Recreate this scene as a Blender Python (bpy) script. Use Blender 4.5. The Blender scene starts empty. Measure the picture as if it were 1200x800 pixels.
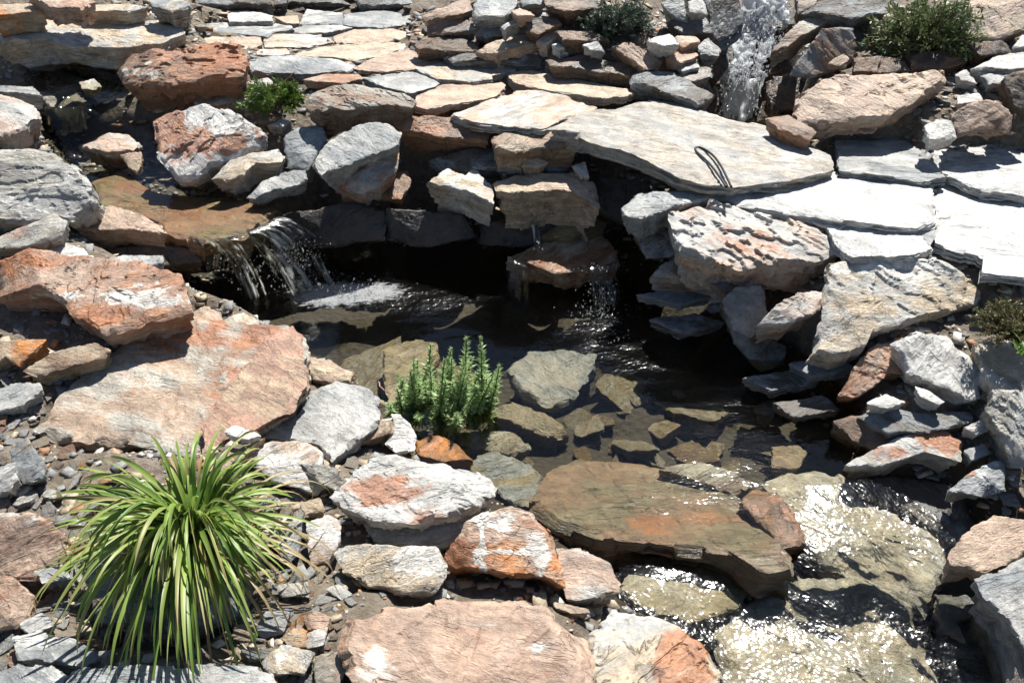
import bpy, math, random
import numpy as np
from mathutils import Vector, Matrix
R = math.radians
rng = np.random.default_rng(7)
random.seed(7)
S = bpy.context.scene
COL = S.collection

# ------------------------------------------------------------------ camera
CAM = np.array([0.0, 0.0, 1.75]); PITCH = R(34); FPX = 1167.0
FW = np.array([0, math.cos(PITCH), -math.sin(PITCH)])
UP = np.array([0, math.sin(PITCH), math.cos(PITCH)])
RT = np.array([1.0, 0, 0])
cd = bpy.data.cameras.new('camera'); cam = bpy.data.objects.new('camera', cd); COL.objects.link(cam)
cam.location = CAM; cam.rotation_euler = (math.pi/2 - PITCH, 0, 0)
cd.lens = 36*FPX/1200; cd.sensor_width = 36; cd.clip_end = 300; cd.clip_start = 0.02
S.camera = cam

# ------------------------------------------------------------------ light
SUN_EL, SUN_AZ = R(58), R(21)
w = bpy.data.worlds.new('World'); S.world = w; w.use_nodes = True
nt = w.node_tree; bgn = nt.nodes['Background']
sky = nt.nodes.new('ShaderNodeTexSky'); sky.sky_type = 'NISHITA'; sky.sun_disc = False
sky.sun_elevation = SUN_EL; sky.sun_rotation = SUN_AZ; sky.altitude = 900; sky.dust_density = .6
nt.links.new(sky.outputs[0], bgn.inputs[0]); bgn.inputs[1].default_value = 0.058
sd = bpy.data.lights.new('sun', 'SUN'); sun = bpy.data.objects.new('sun', sd); COL.objects.link(sun)
sd.energy = 5.0; sd.angle = R(.5); sd.color = (1, .97, .91)
SV = Vector((math.sin(SUN_AZ)*math.cos(SUN_EL), math.cos(SUN_AZ)*math.cos(SUN_EL), math.sin(SUN_EL)))
sun.rotation_euler = SV.to_track_quat('Z', 'Y').to_euler(); sun.location = SV*20
S.view_settings.view_transform = 'Standard'; S.view_settings.look = 'None'
S.view_settings.exposure = 0.95; S.view_settings.gamma = 1; S.view_settings.use_curve_mapping = False
S.render.engine = 'CYCLES'
S.cycles.use_denoising = True; S.cycles.use_adaptive_sampling = True; S.cycles.adaptive_threshold = .03
S.cycles.max_bounces = 6; S.cycles.diffuse_bounces = 2; S.cycles.transparent_max_bounces = 12
S.cycles.caustics_reflective = False; S.cycles.caustics_refractive = False
S.cycles.sample_clamp_indirect = 4

# ------------------------------------------------------------------ maths helpers
def ray(px, py):
    return FW + RT*((px-600)/FPX) - UP*((py-400)/FPX)
def at(px, py, z):
    d = ray(px, py); t = (z-CAM[2])/d[2]
    return CAM + d*t
def on_plane(px, py, c, n):
    d = ray(px, py); t = np.dot(c-CAM, n)/np.dot(d, n)
    return CAM + d*t
def to_px(P):
    v = np.asarray(P) - CAM
    f = v@FW
    return 600 + FPX*(v@RT)/f, 400 - FPX*(v@UP)/f
def hsh(i, j, k, s):
    n = (i*374761393 + j*668265263 + k*2147483647 + s*1274126177) & 0xffffffff
    n = ((n ^ (n >> 13))*1274126177) & 0xffffffff
    n = ((n ^ (n >> 16))*2246822519) & 0xffffffff
    return ((n ^ (n >> 15)) & 0xffff)/65535.0
def vnoise(p, s=0):
    p = np.asarray(p, float); i = np.floor(p).astype(np.int64); f = p-i; f = f*f*f*(f*(f*6-15)+10)
    out = np.zeros(len(p))
    for a in (0, 1):
        wx = f[:, 0] if a else 1-f[:, 0]
        for b in (0, 1):
            wy = f[:, 1] if b else 1-f[:, 1]
            for c in (0, 1):
                wz = f[:, 2] if c else 1-f[:, 2]
                out += wx*wy*wz*hsh(i[:, 0]+a, i[:, 1]+b, i[:, 2]+c, s)
    return out*2-1
def fbm(p, o=4, s=0, g=.5):
    p = np.asarray(p, float); r = 0; a = 1; t = 0
    for k in range(o):
        r = r + a*vnoise(p*2**k + k*13.7, s+k); t += a; a *= g
    return r/t
def sst(a, b, x):
    t = np.clip((x-a)/(b-a), 0, 1); return t*t*(3-2*t)
def inpoly(px, py, poly):
    px = np.asarray(px, float); py = np.asarray(py, float); r = np.zeros(px.shape, bool)
    n = len(poly)
    for k in range(n):
        x1, y1 = poly[k]; x2, y2 = poly[(k+1) % n]
        if y1 == y2: continue
        c = ((y1 > py) != (y2 > py)) & (px < (x2-x1)*(py-y1)/(y2-y1)+x1)
        r ^= c
    return r

# ------------------------------------------------------------------ mesh helpers
def mesh_from(name, V, quads, tris=None, smooth=True, sharp=None):
    me = bpy.data.meshes.new(name)
    V = np.asarray(V, np.float32)
    q = np.asarray(quads, np.int32).reshape(-1, 4) if quads is not None and len(quads) else np.zeros((0, 4), np.int32)
    t = np.asarray(tris, np.int32).reshape(-1, 3) if tris is not None and len(tris) else np.zeros((0, 3), np.int32)
    me.vertices.add(len(V)); me.vertices.foreach_set('co', V.ravel())
    nl = q.size+t.size
    me.loops.add(nl); me.loops.foreach_set('vertex_index', np.concatenate([q.ravel(), t.ravel()]))
    me.polygons.add(len(q)+len(t))
    st = np.concatenate([np.arange(len(q))*4, len(q)*4+np.arange(len(t))*3]).astype(np.int32)
    me.polygons.foreach_set('loop_start', st)
    me.update(calc_edges=True); me.validate()
    if smooth:
        me.polygons.foreach_set('use_smooth', np.ones(len(me.polygons), bool))
        if sharp: me.set_sharp_from_angle(angle=R(sharp))
    return me
def vattr(me, name, data, typ='FLOAT'):
    a = me.attributes.new(name, typ, 'POINT')
    d = np.asarray(data, np.float32)
    a.data.foreach_set({'FLOAT': 'value', 'FLOAT_VECTOR': 'vector', 'FLOAT_COLOR': 'color'}[typ], d.ravel())
def link(name, me, mat=None, parent=None, loc=None):
    o = bpy.data.objects.new(name, me); COL.objects.link(o)
    if mat is not None: me.materials.append(mat)
    if parent is not None: o.parent = parent
    if loc is not None: o.location = loc
    return o
def tag(o, label=None, cat=None, group=None, kind=None):
    if label: o['label'] = label
    if cat: o['category'] = cat
    if group: o['group'] = group
    if kind: o['kind'] = kind
    return o
def empty(name, loc):
    o = bpy.data.objects.new(name, None); COL.objects.link(o); o.location = loc; o.empty_display_size = .05
    return o

# ------------------------------------------------------------------ node helpers
class NT:
    def __init__(s, name):
        s.m = bpy.data.materials.new(name); s.m.use_nodes = True; s.t = s.m.node_tree
        s.t.nodes.clear(); s.out = s.n('OutputMaterial')
    def n(s, typ, **kw):
        x = s.t.nodes.new('ShaderNode'+typ)
        for k, v in kw.items(): setattr(x, k, v)
        return x
    def put(s, sock, v):
        if v is None: return
        if isinstance(v, bpy.types.NodeSocket): s.t.links.new(v, sock)
        elif isinstance(v, (tuple, list)) and len(v) == 3 and sock.type == 'RGBA': sock.default_value = (*v, 1)
        else: sock.default_value = v
    def math(s, op, a, b=None, c=None, clamp=False):
        x = s.n('Math', operation=op); x.use_clamp = clamp
        s.put(x.inputs[0], a); s.put(x.inputs[1], b); s.put(x.inputs[2], c); return x.outputs[0]
    def vmath(s, op, a, b=None):
        x = s.n('VectorMath', operation=op); s.put(x.inputs[0], a); s.put(x.inputs[1], b); return x.outputs[0]
    def noise(s, vec, scale, detail=4, rough=.5, dist=0):
        x = s.n('TexNoise'); s.put(x.inputs['Vector'], vec); x.inputs['Scale'].default_value = scale
        x.inputs['Detail'].default_value = detail; x.inputs['Roughness'].default_value = rough
        x.inputs['Distortion'].default_value = dist; return x.outputs[0]
    def mix(s, f, a, b, blend='MIX'):
        x = s.n('Mix', data_type='RGBA', blend_type=blend); s.put(x.inputs[0], f)
        s.put(x.inputs[6], a); s.put(x.inputs[7], b); return x.outputs[2]
    def ss(s, v, a, b):
        x = s.n('MapRange', interpolation_type='SMOOTHSTEP'); s.put(x.inputs[0], v)
        s.put(x.inputs[1], a); s.put(x.inputs[2], b); return x.outputs[0]
    def rng(s, v, a, b, c, d):
        x = s.n('MapRange'); s.put(x.inputs[0], v)
        for k, q in enumerate((a, b, c, d)): s.put(x.inputs[k+1], q)
        return x.outputs[0]
    def attr(s, name, typ='GEOMETRY'):
        x = s.n('Attribute', attribute_type=typ); x.attribute_name = name; return x
    def bump(s, h, strength=1, dist=1, normal=None):
        x = s.n('Bump'); s.put(x.inputs['Height'], h); s.put(x.inputs['Strength'], strength)
        s.put(x.inputs['Distance'], dist)
        if normal is not None: s.put(x.inputs['Normal'], normal)
        return x.outputs[0]
    def done(s, shader):
        s.t.links.new(shader, s.out.inputs[0]); return s.m

# ------------------------------------------------------------------ materials
def make_rock_mat():
    k = NT('schist')
    tc = k.n('TexCoord').outputs['Object']; oi = k.n('ObjectInfo').outputs['Random']
    off = k.n('CombineXYZ'); k.put(off.inputs[0], k.math('MULTIPLY', oi, 37.)); k.put(off.inputs[1], k.math('MULTIPLY', oi, 91.)); k.put(off.inputs[2], k.math('MULTIPLY', oi, 17.))
    vsc = k.n('VectorMath', operation='SCALE'); k.put(vsc.inputs[0], tc); k.put(vsc.inputs[3], k.rng(k.math('FRACT', k.math('MULTIPLY', oi, 7.13)), 0, 1, .62, 1.5))
    v = k.vmath('ADD', vsc.outputs[0], off.outputs[0])
    par = k.attr('par', 'OBJECT').outputs['Vector']; sp = k.n('SeparateXYZ'); k.put(sp.inputs[0], par)
    rust, pale, wet = sp.outputs
    ang = k.attr('ang', 'OBJECT').outputs['Fac']
    c1 = k.attr('c1', 'OBJECT').outputs['Color']; c2 = k.attr('c2', 'OBJECT').outputs['Color']
    st = k.n('SeparateXYZ'); k.put(st.inputs[0], k.attr('stain').outputs['Vector'])
    rot = k.n('VectorRotate', rotation_type='Z_AXIS'); k.put(rot.inputs['Vector'], v); k.put(rot.inputs['Angle'], ang)
    rv = rot.outputs[0]
    warp = k.noise(v, 5, 3, .5)
    sv = k.vmath('MULTIPLY', rv, (3.0, 13., 60.))
    sw = k.n('VectorMath', operation='ADD'); k.put(sw.inputs[0], sv)
    cw = k.n('CombineXYZ'); k.put(cw.inputs[1], k.math('MULTIPLY', warp, 2.2)); k.put(cw.inputs[2], k.math('MULTIPLY', warp, 1.5)); k.put(sw.inputs[1], cw.outputs[0])
    streak = k.noise(sw.outputs[0], 1.6, 7, .62, .3)
    big = k.noise(k.vmath('MULTIPLY', rv, (1., 1.6, 2.5)), 4.2, 7, .6, .4)
    mid = k.noise(v, 19, 7, .65)
    fine = k.noise(v, 120, 4, .6)
    f12 = k.ss(k.math('ADD', big, k.math('MULTIPLY', k.math('SUBTRACT', streak, .5), .5)), .40, .60)
    col = k.mix(f12, c1, c2)
    # value streaks
    m1 = k.rng(streak, .3, .7, .62, 1.3)
    m2 = k.rng(mid, .3, .7, .66, 1.3)
    m3 = k.rng(fine, .3, .7, .76, 1.2)
    mm = k.math('MULTIPLY', k.math('MULTIPLY', m1, m2), m3)
    # rust
    rn = k.noise(k.vmath('MULTIPLY', rv, (1., 2.2, 4.)), 6.5, 8, .66, .6)
    rm = k.ss(k.math('ADD', k.math('ADD', rn, k.math('MULTIPLY', rust, .36)), k.math('MULTIPLY', st.outputs[0], .42)), .66, .86)
    rc = k.mix(k.ss(mid, .35, .65), (.42, .155, .045), (.26, .105, .052))
    col = k.mix(k.math('MULTIPLY', rm, .85), col, rc)
    # pale quartz / lichen
    pn = k.noise(k.vmath('MULTIPLY', rv, (1., 2.6, 5.)), 8.5, 8, .68, .8)
    pm = k.ss(k.math('ADD', k.math('ADD', pn, k.math('MULTIPLY', pale, .36)), k.math('MULTIPLY', st.outputs[1], .45)), .68, .82)
    col = k.mix(k.math('MULTIPLY', pm, .9), col, (.66, .63, .57))
    # dark minerals, thin seams; dark patches, one a facet shade
    dn = k.noise(k.vmath('MULTIPLY', sw.outputs[0], (.9, .8, .8)), 2.3, 6, .7, .5)
    dm = k.ss(k.math('ADD', dn, k.math('MULTIPLY', st.outputs[2], .4)), .70, .84)
    col = k.mix(k.math('MULTIPLY', dm, .7), col, (.10, .09, .08))
    vm = k.n('VectorMath', operation='SCALE'); k.put(vm.inputs[0], col); k.put(vm.inputs[3], mm)
    wetm = k.rng(wet, 0, 1, 1, .42)
    vw = k.n('VectorMath', operation='SCALE'); k.put(vw.inputs[0], vm.outputs[0]); k.put(vw.inputs[3], wetm)
    rough2 = k.noise(k.vmath('MULTIPLY', rv, (1., 2.2, 3.)), 48, 6, .7, .3)
    h = k.math('ADD', k.math('MULTIPLY', streak, .008), k.math('MULTIPLY', mid, .006))
    h = k.math('ADD', h, k.math('MULTIPLY', rough2, .0045))
    sl = k.noise(k.vmath('MULTIPLY', rv, (1.4, 16., 24.)), 1.5, 4, .55, .15)
    ck = k.math('MULTIPLY', k.ss(k.math('ABSOLUTE', k.math('SUBTRACT', sl, .5)), .012, .0), k.ss(big, .46, .6))
    h = k.math('SUBTRACT', h, k.math('MULTIPLY', ck, .004))
    h = k.math('ADD', h, k.math('MULTIPLY', fine, .0010))
    h = k.math('SUBTRACT', h, k.math('MULTIPLY', dm, .0015))
    h = k.math('ADD', h, k.math('MULTIPLY', pm, .0007))
    bm = k.bump(h, 1.0, 1.0)
    p = k.n('BsdfPrincipled'); k.put(p.inputs['Base Color'], vw.outputs[0])
    ro = k.math('SUBTRACT', k.rng(mid, .3, .7, .38, .58), k.math('MULTIPLY', wet, .36))
    k.put(p.inputs['Roughness'], ro); p.inputs['Specular IOR Level'].default_value = .5
    k.put(p.inputs['Normal'], bm)
    return k.done(p.outputs[0])
ROCK = make_rock_mat()

def make_ground_mat():
    k = NT('stony_soil')
    v = k.n('TexCoord').outputs['Object']
    a = k.noise(v, 6, 8, .65); b = k.noise(v, 45, 6, .7)
    vo = k.n('TexVoronoi'); k.put(vo.inputs['Vector'], v); vo.inputs['Scale'].default_value = 38
    c = k.mix(k.ss(a, .35, .65), (.095, .072, .050), (.17, .14, .105))
    c = k.mix(k.math('MULTIPLY', k.ss(b, .45, .65), .6), c, (.24, .20, .15))
    wet = k.attr('wet').outputs['Fac']
    c = k.mix(wet, c, (.034, .026, .015))
    h = k.math('ADD', k.math('MULTIPLY', b, .012), k.math('MULTIPLY', vo.outputs['Distance'], .008))
    p = k.n('BsdfPrincipled'); k.put(p.inputs['Base Color'], c); k.put(p.inputs['Roughness'], .85)
    k.put(p.inputs['Normal'], k.bump(h))
    return k.done(p.outputs[0])
GROUND = make_ground_mat()

def make_water_mat():
    k = NT('water')
    fuv = k.attr('fuv').outputs['Vector']
    wave = k.attr('wave').outputs['Fac']; foam = k.attr('foam').outputs['Fac']
    n1 = k.noise(fuv, 15, 2, .5, .5); n2 = k.noise(k.vmath('MULTIPLY', fuv, k.attr('fst').outputs['Vector']), 92, 1.5, .45, .2)
    h = k.math('MULTIPLY', k.math('ADD', n1, k.math('MULTIPLY', n2, .46)), wave)
    nb = k.bump(h, 1, 1)
    fr = k.n('Fresnel'); fr.inputs[0].default_value = 1.38
    tr = k.n('BsdfTransparent'); tr.inputs[0].default_value = (.90, .895, .82, 1)
    gl = k.n('BsdfAnisotropic') if False else k.n('BsdfGlossy'); k.put(gl.inputs['Roughness'], k.rng(wave, .0010, .0060, .07, .215))
    k.put(gl.inputs['Normal'], nb)
    mx = k.n('MixShader'); k.put(mx.inputs[0], fr.outputs[0]); k.put(mx.inputs[1], tr.outputs[0]); k.put(mx.inputs[2], gl.outputs[0])
    df = k.n('BsdfDiffuse'); df.inputs[0].default_value = (.92, .94, .96, 1); k.put(df.inputs['Normal'], nb)
    fn = k.noise(fuv, 60, 5, .7, .4)
    fm = k.ss(k.math('ADD', fn, k.math('MULTIPLY', k.math('SUBTRACT', foam, .5), .8)), .48, .72)
    fm = k.math('MULTIPLY', fm, k.ss(foam, .02, .2))
    m2 = k.n('MixShader'); k.put(m2.inputs[0], k.math('MULTIPLY', fm, .8)); k.put(m2.inputs[1], mx.outputs[0]); tl = k.n('BsdfTranslucent'); tl.inputs[0].default_value = (.92, .95, .98, 1); k.put(tl.inputs['Normal'], nb)
    fo2 = k.n('MixShader'); fo2.inputs[0].default_value = .7; k.put(fo2.inputs[1], df.outputs[0]); k.put(fo2.inputs[2], tl.outputs[0])
    k.put(m2.inputs[2], fo2.outputs[0])
    hole = k.attr('hole').outputs['Fac']; hn = k.noise(fuv, 38, 4, .6, .3)
    hm = k.math('MULTIPLY', k.ss(k.math('ADD', hole, k.math('MULTIPLY', k.math('SUBTRACT', hn, .5), 1.1)), .42, .62), k.ss(hole, 0., .06))
    clear = k.n('BsdfTransparent')
    m3 = k.n('MixShader'); k.put(m3.inputs[0], hm); k.put(m3.inputs[1], m2.outputs[0]); k.put(m3.inputs[2], clear.outputs[0])
    return k.done(m3.outputs[0])
WATER = make_water_mat()

def make_leaf_mat(name, rough=.4, trans=.35):
    k = NT(name)
    c = k.attr('lc').outputs['Color']
    p = k.n('BsdfPrincipled'); k.put(p.inputs['Base Color'], c); p.inputs['Roughness'].default_value = rough
    t = k.n('BsdfTranslucent'); k.put(t.inputs[0], c)
    m = k.n('MixShader'); m.inputs[0].default_value = trans; k.put(m.inputs[1], p.outputs[0]); k.put(m.inputs[2], t.outputs[0])
    return k.done(m.outputs[0])
LEAF = make_leaf_mat('strap_leaf', .46, .3)
FOLI = make_leaf_mat('small_foliage', .5, .25)
def make_plain(name, col, rough=.6, bump=.001, scale=80):
    k = NT(name); v = k.n('TexCoord').outputs['Object']; n = k.noise(v, scale, 5, .6)
    p = k.n('BsdfPrincipled'); k.put(p.inputs['Base Color'], k.mix(n, tuple(x*.7 for x in col), tuple(x*1.3 for x in col)))
    p.inputs['Roughness'].default_value = rough; k.put(p.inputs['Normal'], k.bump(k.math('MULTIPLY', n, bump)))
    return k.done(p.outputs[0])
BARK = make_plain('bark', (.11, .075, .045), .8)
CABLE = make_plain('black_rubber', (.018, .018, .02), .45, .0003)
TWIG = make_plain('dry_twig', (.35, .2, .13), .8)
def make_gravel():
    k = NT('gravel'); g = k.n('NewGeometry').outputs['Random Per Island']; v = k.n('TexCoord').outputs['Object']
    cr = k.n('ValToRGB'); k.put(cr.inputs[0], g)
    e = cr.color_ramp; e.interpolation = 'CONSTANT'
    cs = [(0, (.22, .22, .21)), (.25, (.36, .29, .2)), (.45, (.30, .16, .08)), (.58, (.5, .46, .4)), (.75, (.17, .165, .16)), (.88, (.42, .33, .24))]
    e.elements[0].color = (*cs[0][1], 1); e.elements[1].position = cs[1][0]; e.elements[1].color = (*cs[1][1], 1)
    for p_, c_ in cs[2:]:
        x = e.elements.new(p_); x.color = (*c_, 1)
    n = k.noise(v, 90, 5, .65)
    vm = k.n('VectorMath', operation='SCALE'); k.put(vm.inputs[0], cr.outputs[0]); k.put(vm.inputs[3], k.rng(n, .3, .7, .6, 1.25))
    p = k.n('BsdfPrincipled'); k.put(p.inputs['Base Color'], vm.outputs[0]); p.inputs['Roughness'].default_value = .7
    k.put(p.inputs['Normal'], k.bump(k.math('MULTIPLY', n, .003)))
    return k.done(p.outputs[0])
GRAVEL = make_gravel()

# ------------------------------------------------------------------ rock shapes
G = (.215, .225, .225); GT = (.31, .285, .235); T = (.42, .335, .23); P = (.40, .285, .21); RU = (.33, .165, .09)
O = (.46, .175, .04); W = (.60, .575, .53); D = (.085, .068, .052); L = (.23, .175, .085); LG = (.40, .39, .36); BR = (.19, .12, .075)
CTRL = []      # ground control points (X, Y, z)
FOOT = []
POLYS = []     # traced outlines, so loose chips stay off the big stones

def rock_mesh(out2, th, size, rg, relief=.5, facets=3, edge=.06, undercut=.35, res=1.0, chip=1.0, flat=0.0, layers=6):
    """out2: CCW 2-D outline (local). Returns V, quads, tris. Local z = 0 on the top face."""
    A = np.asarray(out2, float)
    seed = int(rg.integers(1, 99999))
    ds = max(.0035, size/55)/res
    pts = []
    B = []
    for i in range(len(A)):          # break long edges into short straight runs, as cleaved slate does
        a, b = A[i], A[(i+1) % len(A)]; e = b-a; le = np.linalg.norm(e); B.append(a)
        m = int(min(3, le/size/.22)); nn = np.array([e[1], -e[0]])/max(le, 1e-6)
        for f in np.sort(rg.uniform(.12, .88, m)): B.append(a+e*f+nn*size*rg.normal(0, .016)*chip)
    A = np.array(B)
    for i in range(len(A)):
        a, b = A[i], A[(i+1) % len(A)]; n = max(1, int(round(np.linalg.norm(b-a)/ds)))
        for j in range(n): pts.append(a+(b-a)*j/n)
    Q = np.array(pts)
    for _ in range(1): Q = Q*.6 + .2*(np.roll(Q, 1, 0)+np.roll(Q, -1, 0)); Q = Q*1.0
    for _ in range(0): Q = Q*.5 + .25*(np.roll(Q, 1, 0)+np.roll(Q, -1, 0))
    N = len(Q); z3 = np.zeros((N, 1))
    for fr_, am in ((4.5, .020), (13, .013), (34, .008)):
        q = np.hstack([Q/size*fr_, z3+seed % 97])
        Q = Q + np.stack([vnoise(q, seed), vnoise(q+55.5, seed+1)], 1)*size*am*chip
    per = np.linalg.norm(Q, axis=1)
    K = max(6, int(.5*size/ds)); K = min(K, 34)
    tr = np.linspace(0, 1, K+1)[1:]; tr = 1-(1-tr)**1.35
    rings = [(Q*t) for t in tr]
    # facet planes
    sang = rg.uniform(0, 3.1)
    fac = []
    for _ in range(facets):
        a = rg.uniform(0, 2*np.pi); dr = np.array([math.cos(a), math.sin(a)])
        ext = (Q@dr).max(); fac.append((dr, ext*rg.uniform(.25, .8), rg.uniform(.12, .42)))
    def top_h(q, t):
        n = len(q); q3 = np.hstack([q/size, np.full((n, 1), seed % 89)])
        ca, sa = math.cos(sang), math.sin(sang)
        qa = np.stack([q3[:, 0]*ca-q3[:, 1]*sa, q3[:, 0]*sa+q3[:, 1]*ca, q3[:, 2]], 1)
        h = .045*fbm(qa*np.array([1.5, 3.2, 1]), 3, seed)+.030*fbm(qa*np.array([4, 9, 1.]), 4, seed+9)
        stp = .017
        hq = (np.floor(h/stp)+sst(.86, 1, (h/stp) % 1))*stp
        hq = hq + .006*fbm(qa*np.array([9, 26, 1.]), 3, seed+19)
        h = (.15*h+.85*hq)*relief*size
        for dr, s0, sl in fac:
            h = np.minimum(h, h*.6+.03*size*fbm(q3*3.1, 2, seed+21)-(q@dr-s0)*sl)
        en = .55+.45*vnoise(np.hstack([q/size*7, np.full((n, 1), 3.3)]), seed+4)
        e = edge*size*np.where(en > .62, 1., .22)
        h = h-e*np.clip((t-.90)/.10, 0, 1)**1.3
        return h
    V = [np.array([[0, 0, float(top_h(np.zeros((1, 2)), 0.)[0])]])]
    for t, rr in zip(tr, rings):
        V.append(np.hstack([rr, top_h(rr, t)[:, None]]))
    hedge = V[-1][:, 2]
    # sides in slaty layers
    nl = layers; bd = np.sort(np.concatenate([[0.0], (np.arange(1, nl)+rg.uniform(-.3, .3, nl-1))/nl, [1.0]]))
    thv = th*(1+.18*vnoise(np.hstack([Q/size*2.5, z3]), seed+7))
    nin = Q/np.maximum(per, 1e-6)[:, None]
    off = np.zeros(N)
    for l in range(nl):
        q3 = np.hstack([Q/size*5., z3+l*7.3])
        o2 = (vnoise(q3, seed+11)*.032+vnoise(q3*3.1, seed+12)*.016+vnoise(q3*8., seed+13)*.005)*size*(.3 if l == 0 else 1)
        u = undercut*th*(bd[l]+bd[l+1])*.5*(1+.5*vnoise(q3*.5, seed+14))
        off = np.clip(o2-u, -per*.55, size*.02)
        for e_ in ((bd[l]+.02, .8*bd[l]+.2*bd[l+1], .5*bd[l]+.5*bd[l+1], bd[l+1]-.02)):
            qq = np.hstack([Q/size*12, z3+e_*th/size*30])
            o3 = off+vnoise(qq, seed+15)*.006*size
            V.append(np.hstack([Q+nin*o3[:, None], (hedge-thv*e_)[:, None]]))
    V.append(np.hstack([(Q+nin*off[:, None])*.6, (hedge*0-th*1.05)[:, None]]))
    V.append(np.array([[0, 0, -th*1.08]]))
    nr = len(V)-2
    V = np.vstack(V)
    i = np.arange(N); j = (i+1) % N
    quads = [np.stack([1+r*N+i, 1+(r+1)*N+i, 1+(r+1)*N+j, 1+r*N+j], 1) for r in range(nr-1)]
    tris = [np.stack([np.zeros(N, int), 1+i, 1+j], 1), np.stack([np.full(N, len(V)-1), 1+(nr-1)*N+j, 1+(nr-1)*N+i], 1)]
    return V, np.vstack(quads), np.vstack(tris)

def rock(name, label, pts, z, sy=.1, th=.08, c1=G, c2=GT, rust=0., pale=0., wet=0., sx=0., ang=None, patches=(), grp=None, gnd=True, cat='rock', keep=True, grow=1.0, **kw):
    pts = [tuple(map(float, p)) for p in pts]
    cx = np.mean([p[0] for p in pts]); cy = np.mean([p[1] for p in pts])
    c = at(cx, cy, z); n = np.array([-sx, -sy, 1.0]); n /= np.linalg.norm(n)
    u = np.array([1., 0, 0]); u -= n*np.dot(u, n); u /= np.linalg.norm(u); v = np.cross(n, u)
    P3 = np.array([on_plane(x, y, c, n) for x, y in pts])
    A = np.stack([(P3-c)@u, (P3-c)@v], 1)
    x, y = A[:, 0], A[:, 1]; ar = .5*np.sum(x*np.roll(y, -1)-y*np.roll(x, -1))
    if ar < 0: A = A[::-1]; ar = -ar
    size = math.sqrt(ar)
    # centre on the area centroid
    x, y = A[:, 0], A[:, 1]; cr = x*np.roll(y, -1)-y*np.roll(x, -1)
    ce = np.array([np.sum((x+np.roll(x, -1))*cr), np.sum((y+np.roll(y, -1))*cr)])/(6*ar)
    A = (A-ce)*grow; c = c+u*ce[0]+v*ce[1]
    rg = np.random.default_rng(abs(hash((round(cx*7), round(cy*13)))) % 2**31)
    V, q, t = rock_mesh(A, th, size, rg, **kw)
    me = mesh_from(name, V, q, t, True, 24)
    M = np.stack([u, v, n], 1)
    Wd = V@M.T+c
    stn = np.zeros((len(V), 3))
    if patches:
        X, Y = to_px(Wd)
        for (ax, ay, rx, ry, kd, am) in patches:
            q3 = np.hstack([Wd*14, np.zeros((len(Wd), 0))])
            wx = 12*fbm(q3*1.6, 4, 90); wy = 9*fbm(q3*2.2+9, 3, 91)
            d = np.sqrt(((X+wx-ax)/rx)**2+((Y+wy-ay)/ry)**2)*(1+.55*fbm(q3, 4, 77))+.35*fbm(q3*2.7, 3, 78)
            stn[:, 'rpd'.index(kd)] += am*.8*sst(1.8, .45, d)
    vattr(me, 'stain', stn, 'FLOAT_VECTOR')
    o = link(name, me, ROCK)
    mt = Matrix.Identity(4)
    for a in range(3):
        for b in range(3): mt[a][b] = M[a, b]
        mt[a][3] = c[a]
    o.matrix_world = mt
    o['c1'] = tuple(map(float, c1)); o['c2'] = tuple(map(float, c2)); o['par'] = (float(rust), float(pale), float(wet))
    o['ang'] = float(rg.uniform(-.9, .9) if ang is None else ang)
    tag(o, label, cat, grp, 'thing' if cat else None)
    if gnd:
        CTRL.append((c[0], c[1], z-th*.85))
    FOOT.append(((u[None]*A[:, :1]+v[None]*A[:, 1:]+c)[:, :2], c.copy(), n, th, gnd))
    if keep: POLYS.append(pts)
    return o
# ================================================================== ROCKS (top face outlines, height, tilt, thickness)
gTL = 'rocks round the small upper pool'
rock('slab', 'long pale tan slab lying over the dark upper pool', [(-12,18),(40,16),(85,14),(130,20),(190,23),(215,32),(216,40),(190,50),(130,57),(95,54),(50,48),(-12,48)], .57, .12, .12, LG, T, .05, .1, ang=.5, grp=gTL, facets=1)
rock('slab', 'orange tan slab edge behind the long pale slab', [(-12,5),(50,3),(54,10),(30,14),(-12,18)], .66, .1, .09, T, O, .25, 0, grp=gTL, facets=0)
rock('slab', 'reddish flat slab at the back behind the long pale slab', [(30,-8),(95,-8),(112,2),(95,9),(57,7)], .70, .1, .08, RU, P, .3, 0, grp=gTL, facets=0)
rock('slab', 'thin tan shelf stone behind the right end of the long pale slab', [(97,6),(150,4),(174,8),(150,13),(100,12)], .64, .1, .06, T, LG, 0, .1, grp=gTL, facets=0)
rock('rock', 'grey flat stone with a small ochre cap, behind the long slab', [(172,0),(214,-3),(224,6),(200,12),(180,8)], .66, .1, .07, G, T, .1, 0, grp=gTL)
rock('rock', 'low grey green stone wedged behind the right tip of the long slab', [(178,14),(205,10),(225,14),(222,22),(190,22)], .60, .1, .05, G, GT, 0, .2, grp=gTL)
rock('boulder', 'rugged rusty brown boulder with a crumbly orange end by the paving', [(130,68),(150,55),(205,50),(250,45),(282,50),(291,70),(282,90),(240,94),(200,98),(165,92),(138,84)], .56, .45, .17, RU, BR, .35, .15, relief=1.5, facets=3, grp=gTL, patches=[(265,68,30,24,'r',.8),(170,85,30,8,'p',.5)])
rock('rock', 'pale rock with a rusty blotch at the left edge below the long slab', [(-14,108),(20,108),(38,118),(44,130),(30,148),(10,157),(-14,157)], .46, .3, .14, LG, P, .2, .25, grp=gTL)
rock('rock', 'olive wet stone forming the lip of the upper pool', [(45,108),(85,98),(102,118),(60,128)], .405, .02, .1, L, GT, 0, 0, .6, grp=gTL, facets=0)
rock('rock', 'narrow grey ledge stone beside the lip of the upper pool', [(-10,100),(38,101),(50,112),(20,108),(-10,107)], .46, .1, .06, G, LG, 0, 0, .3, grp=gTL, facets=0)
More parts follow.
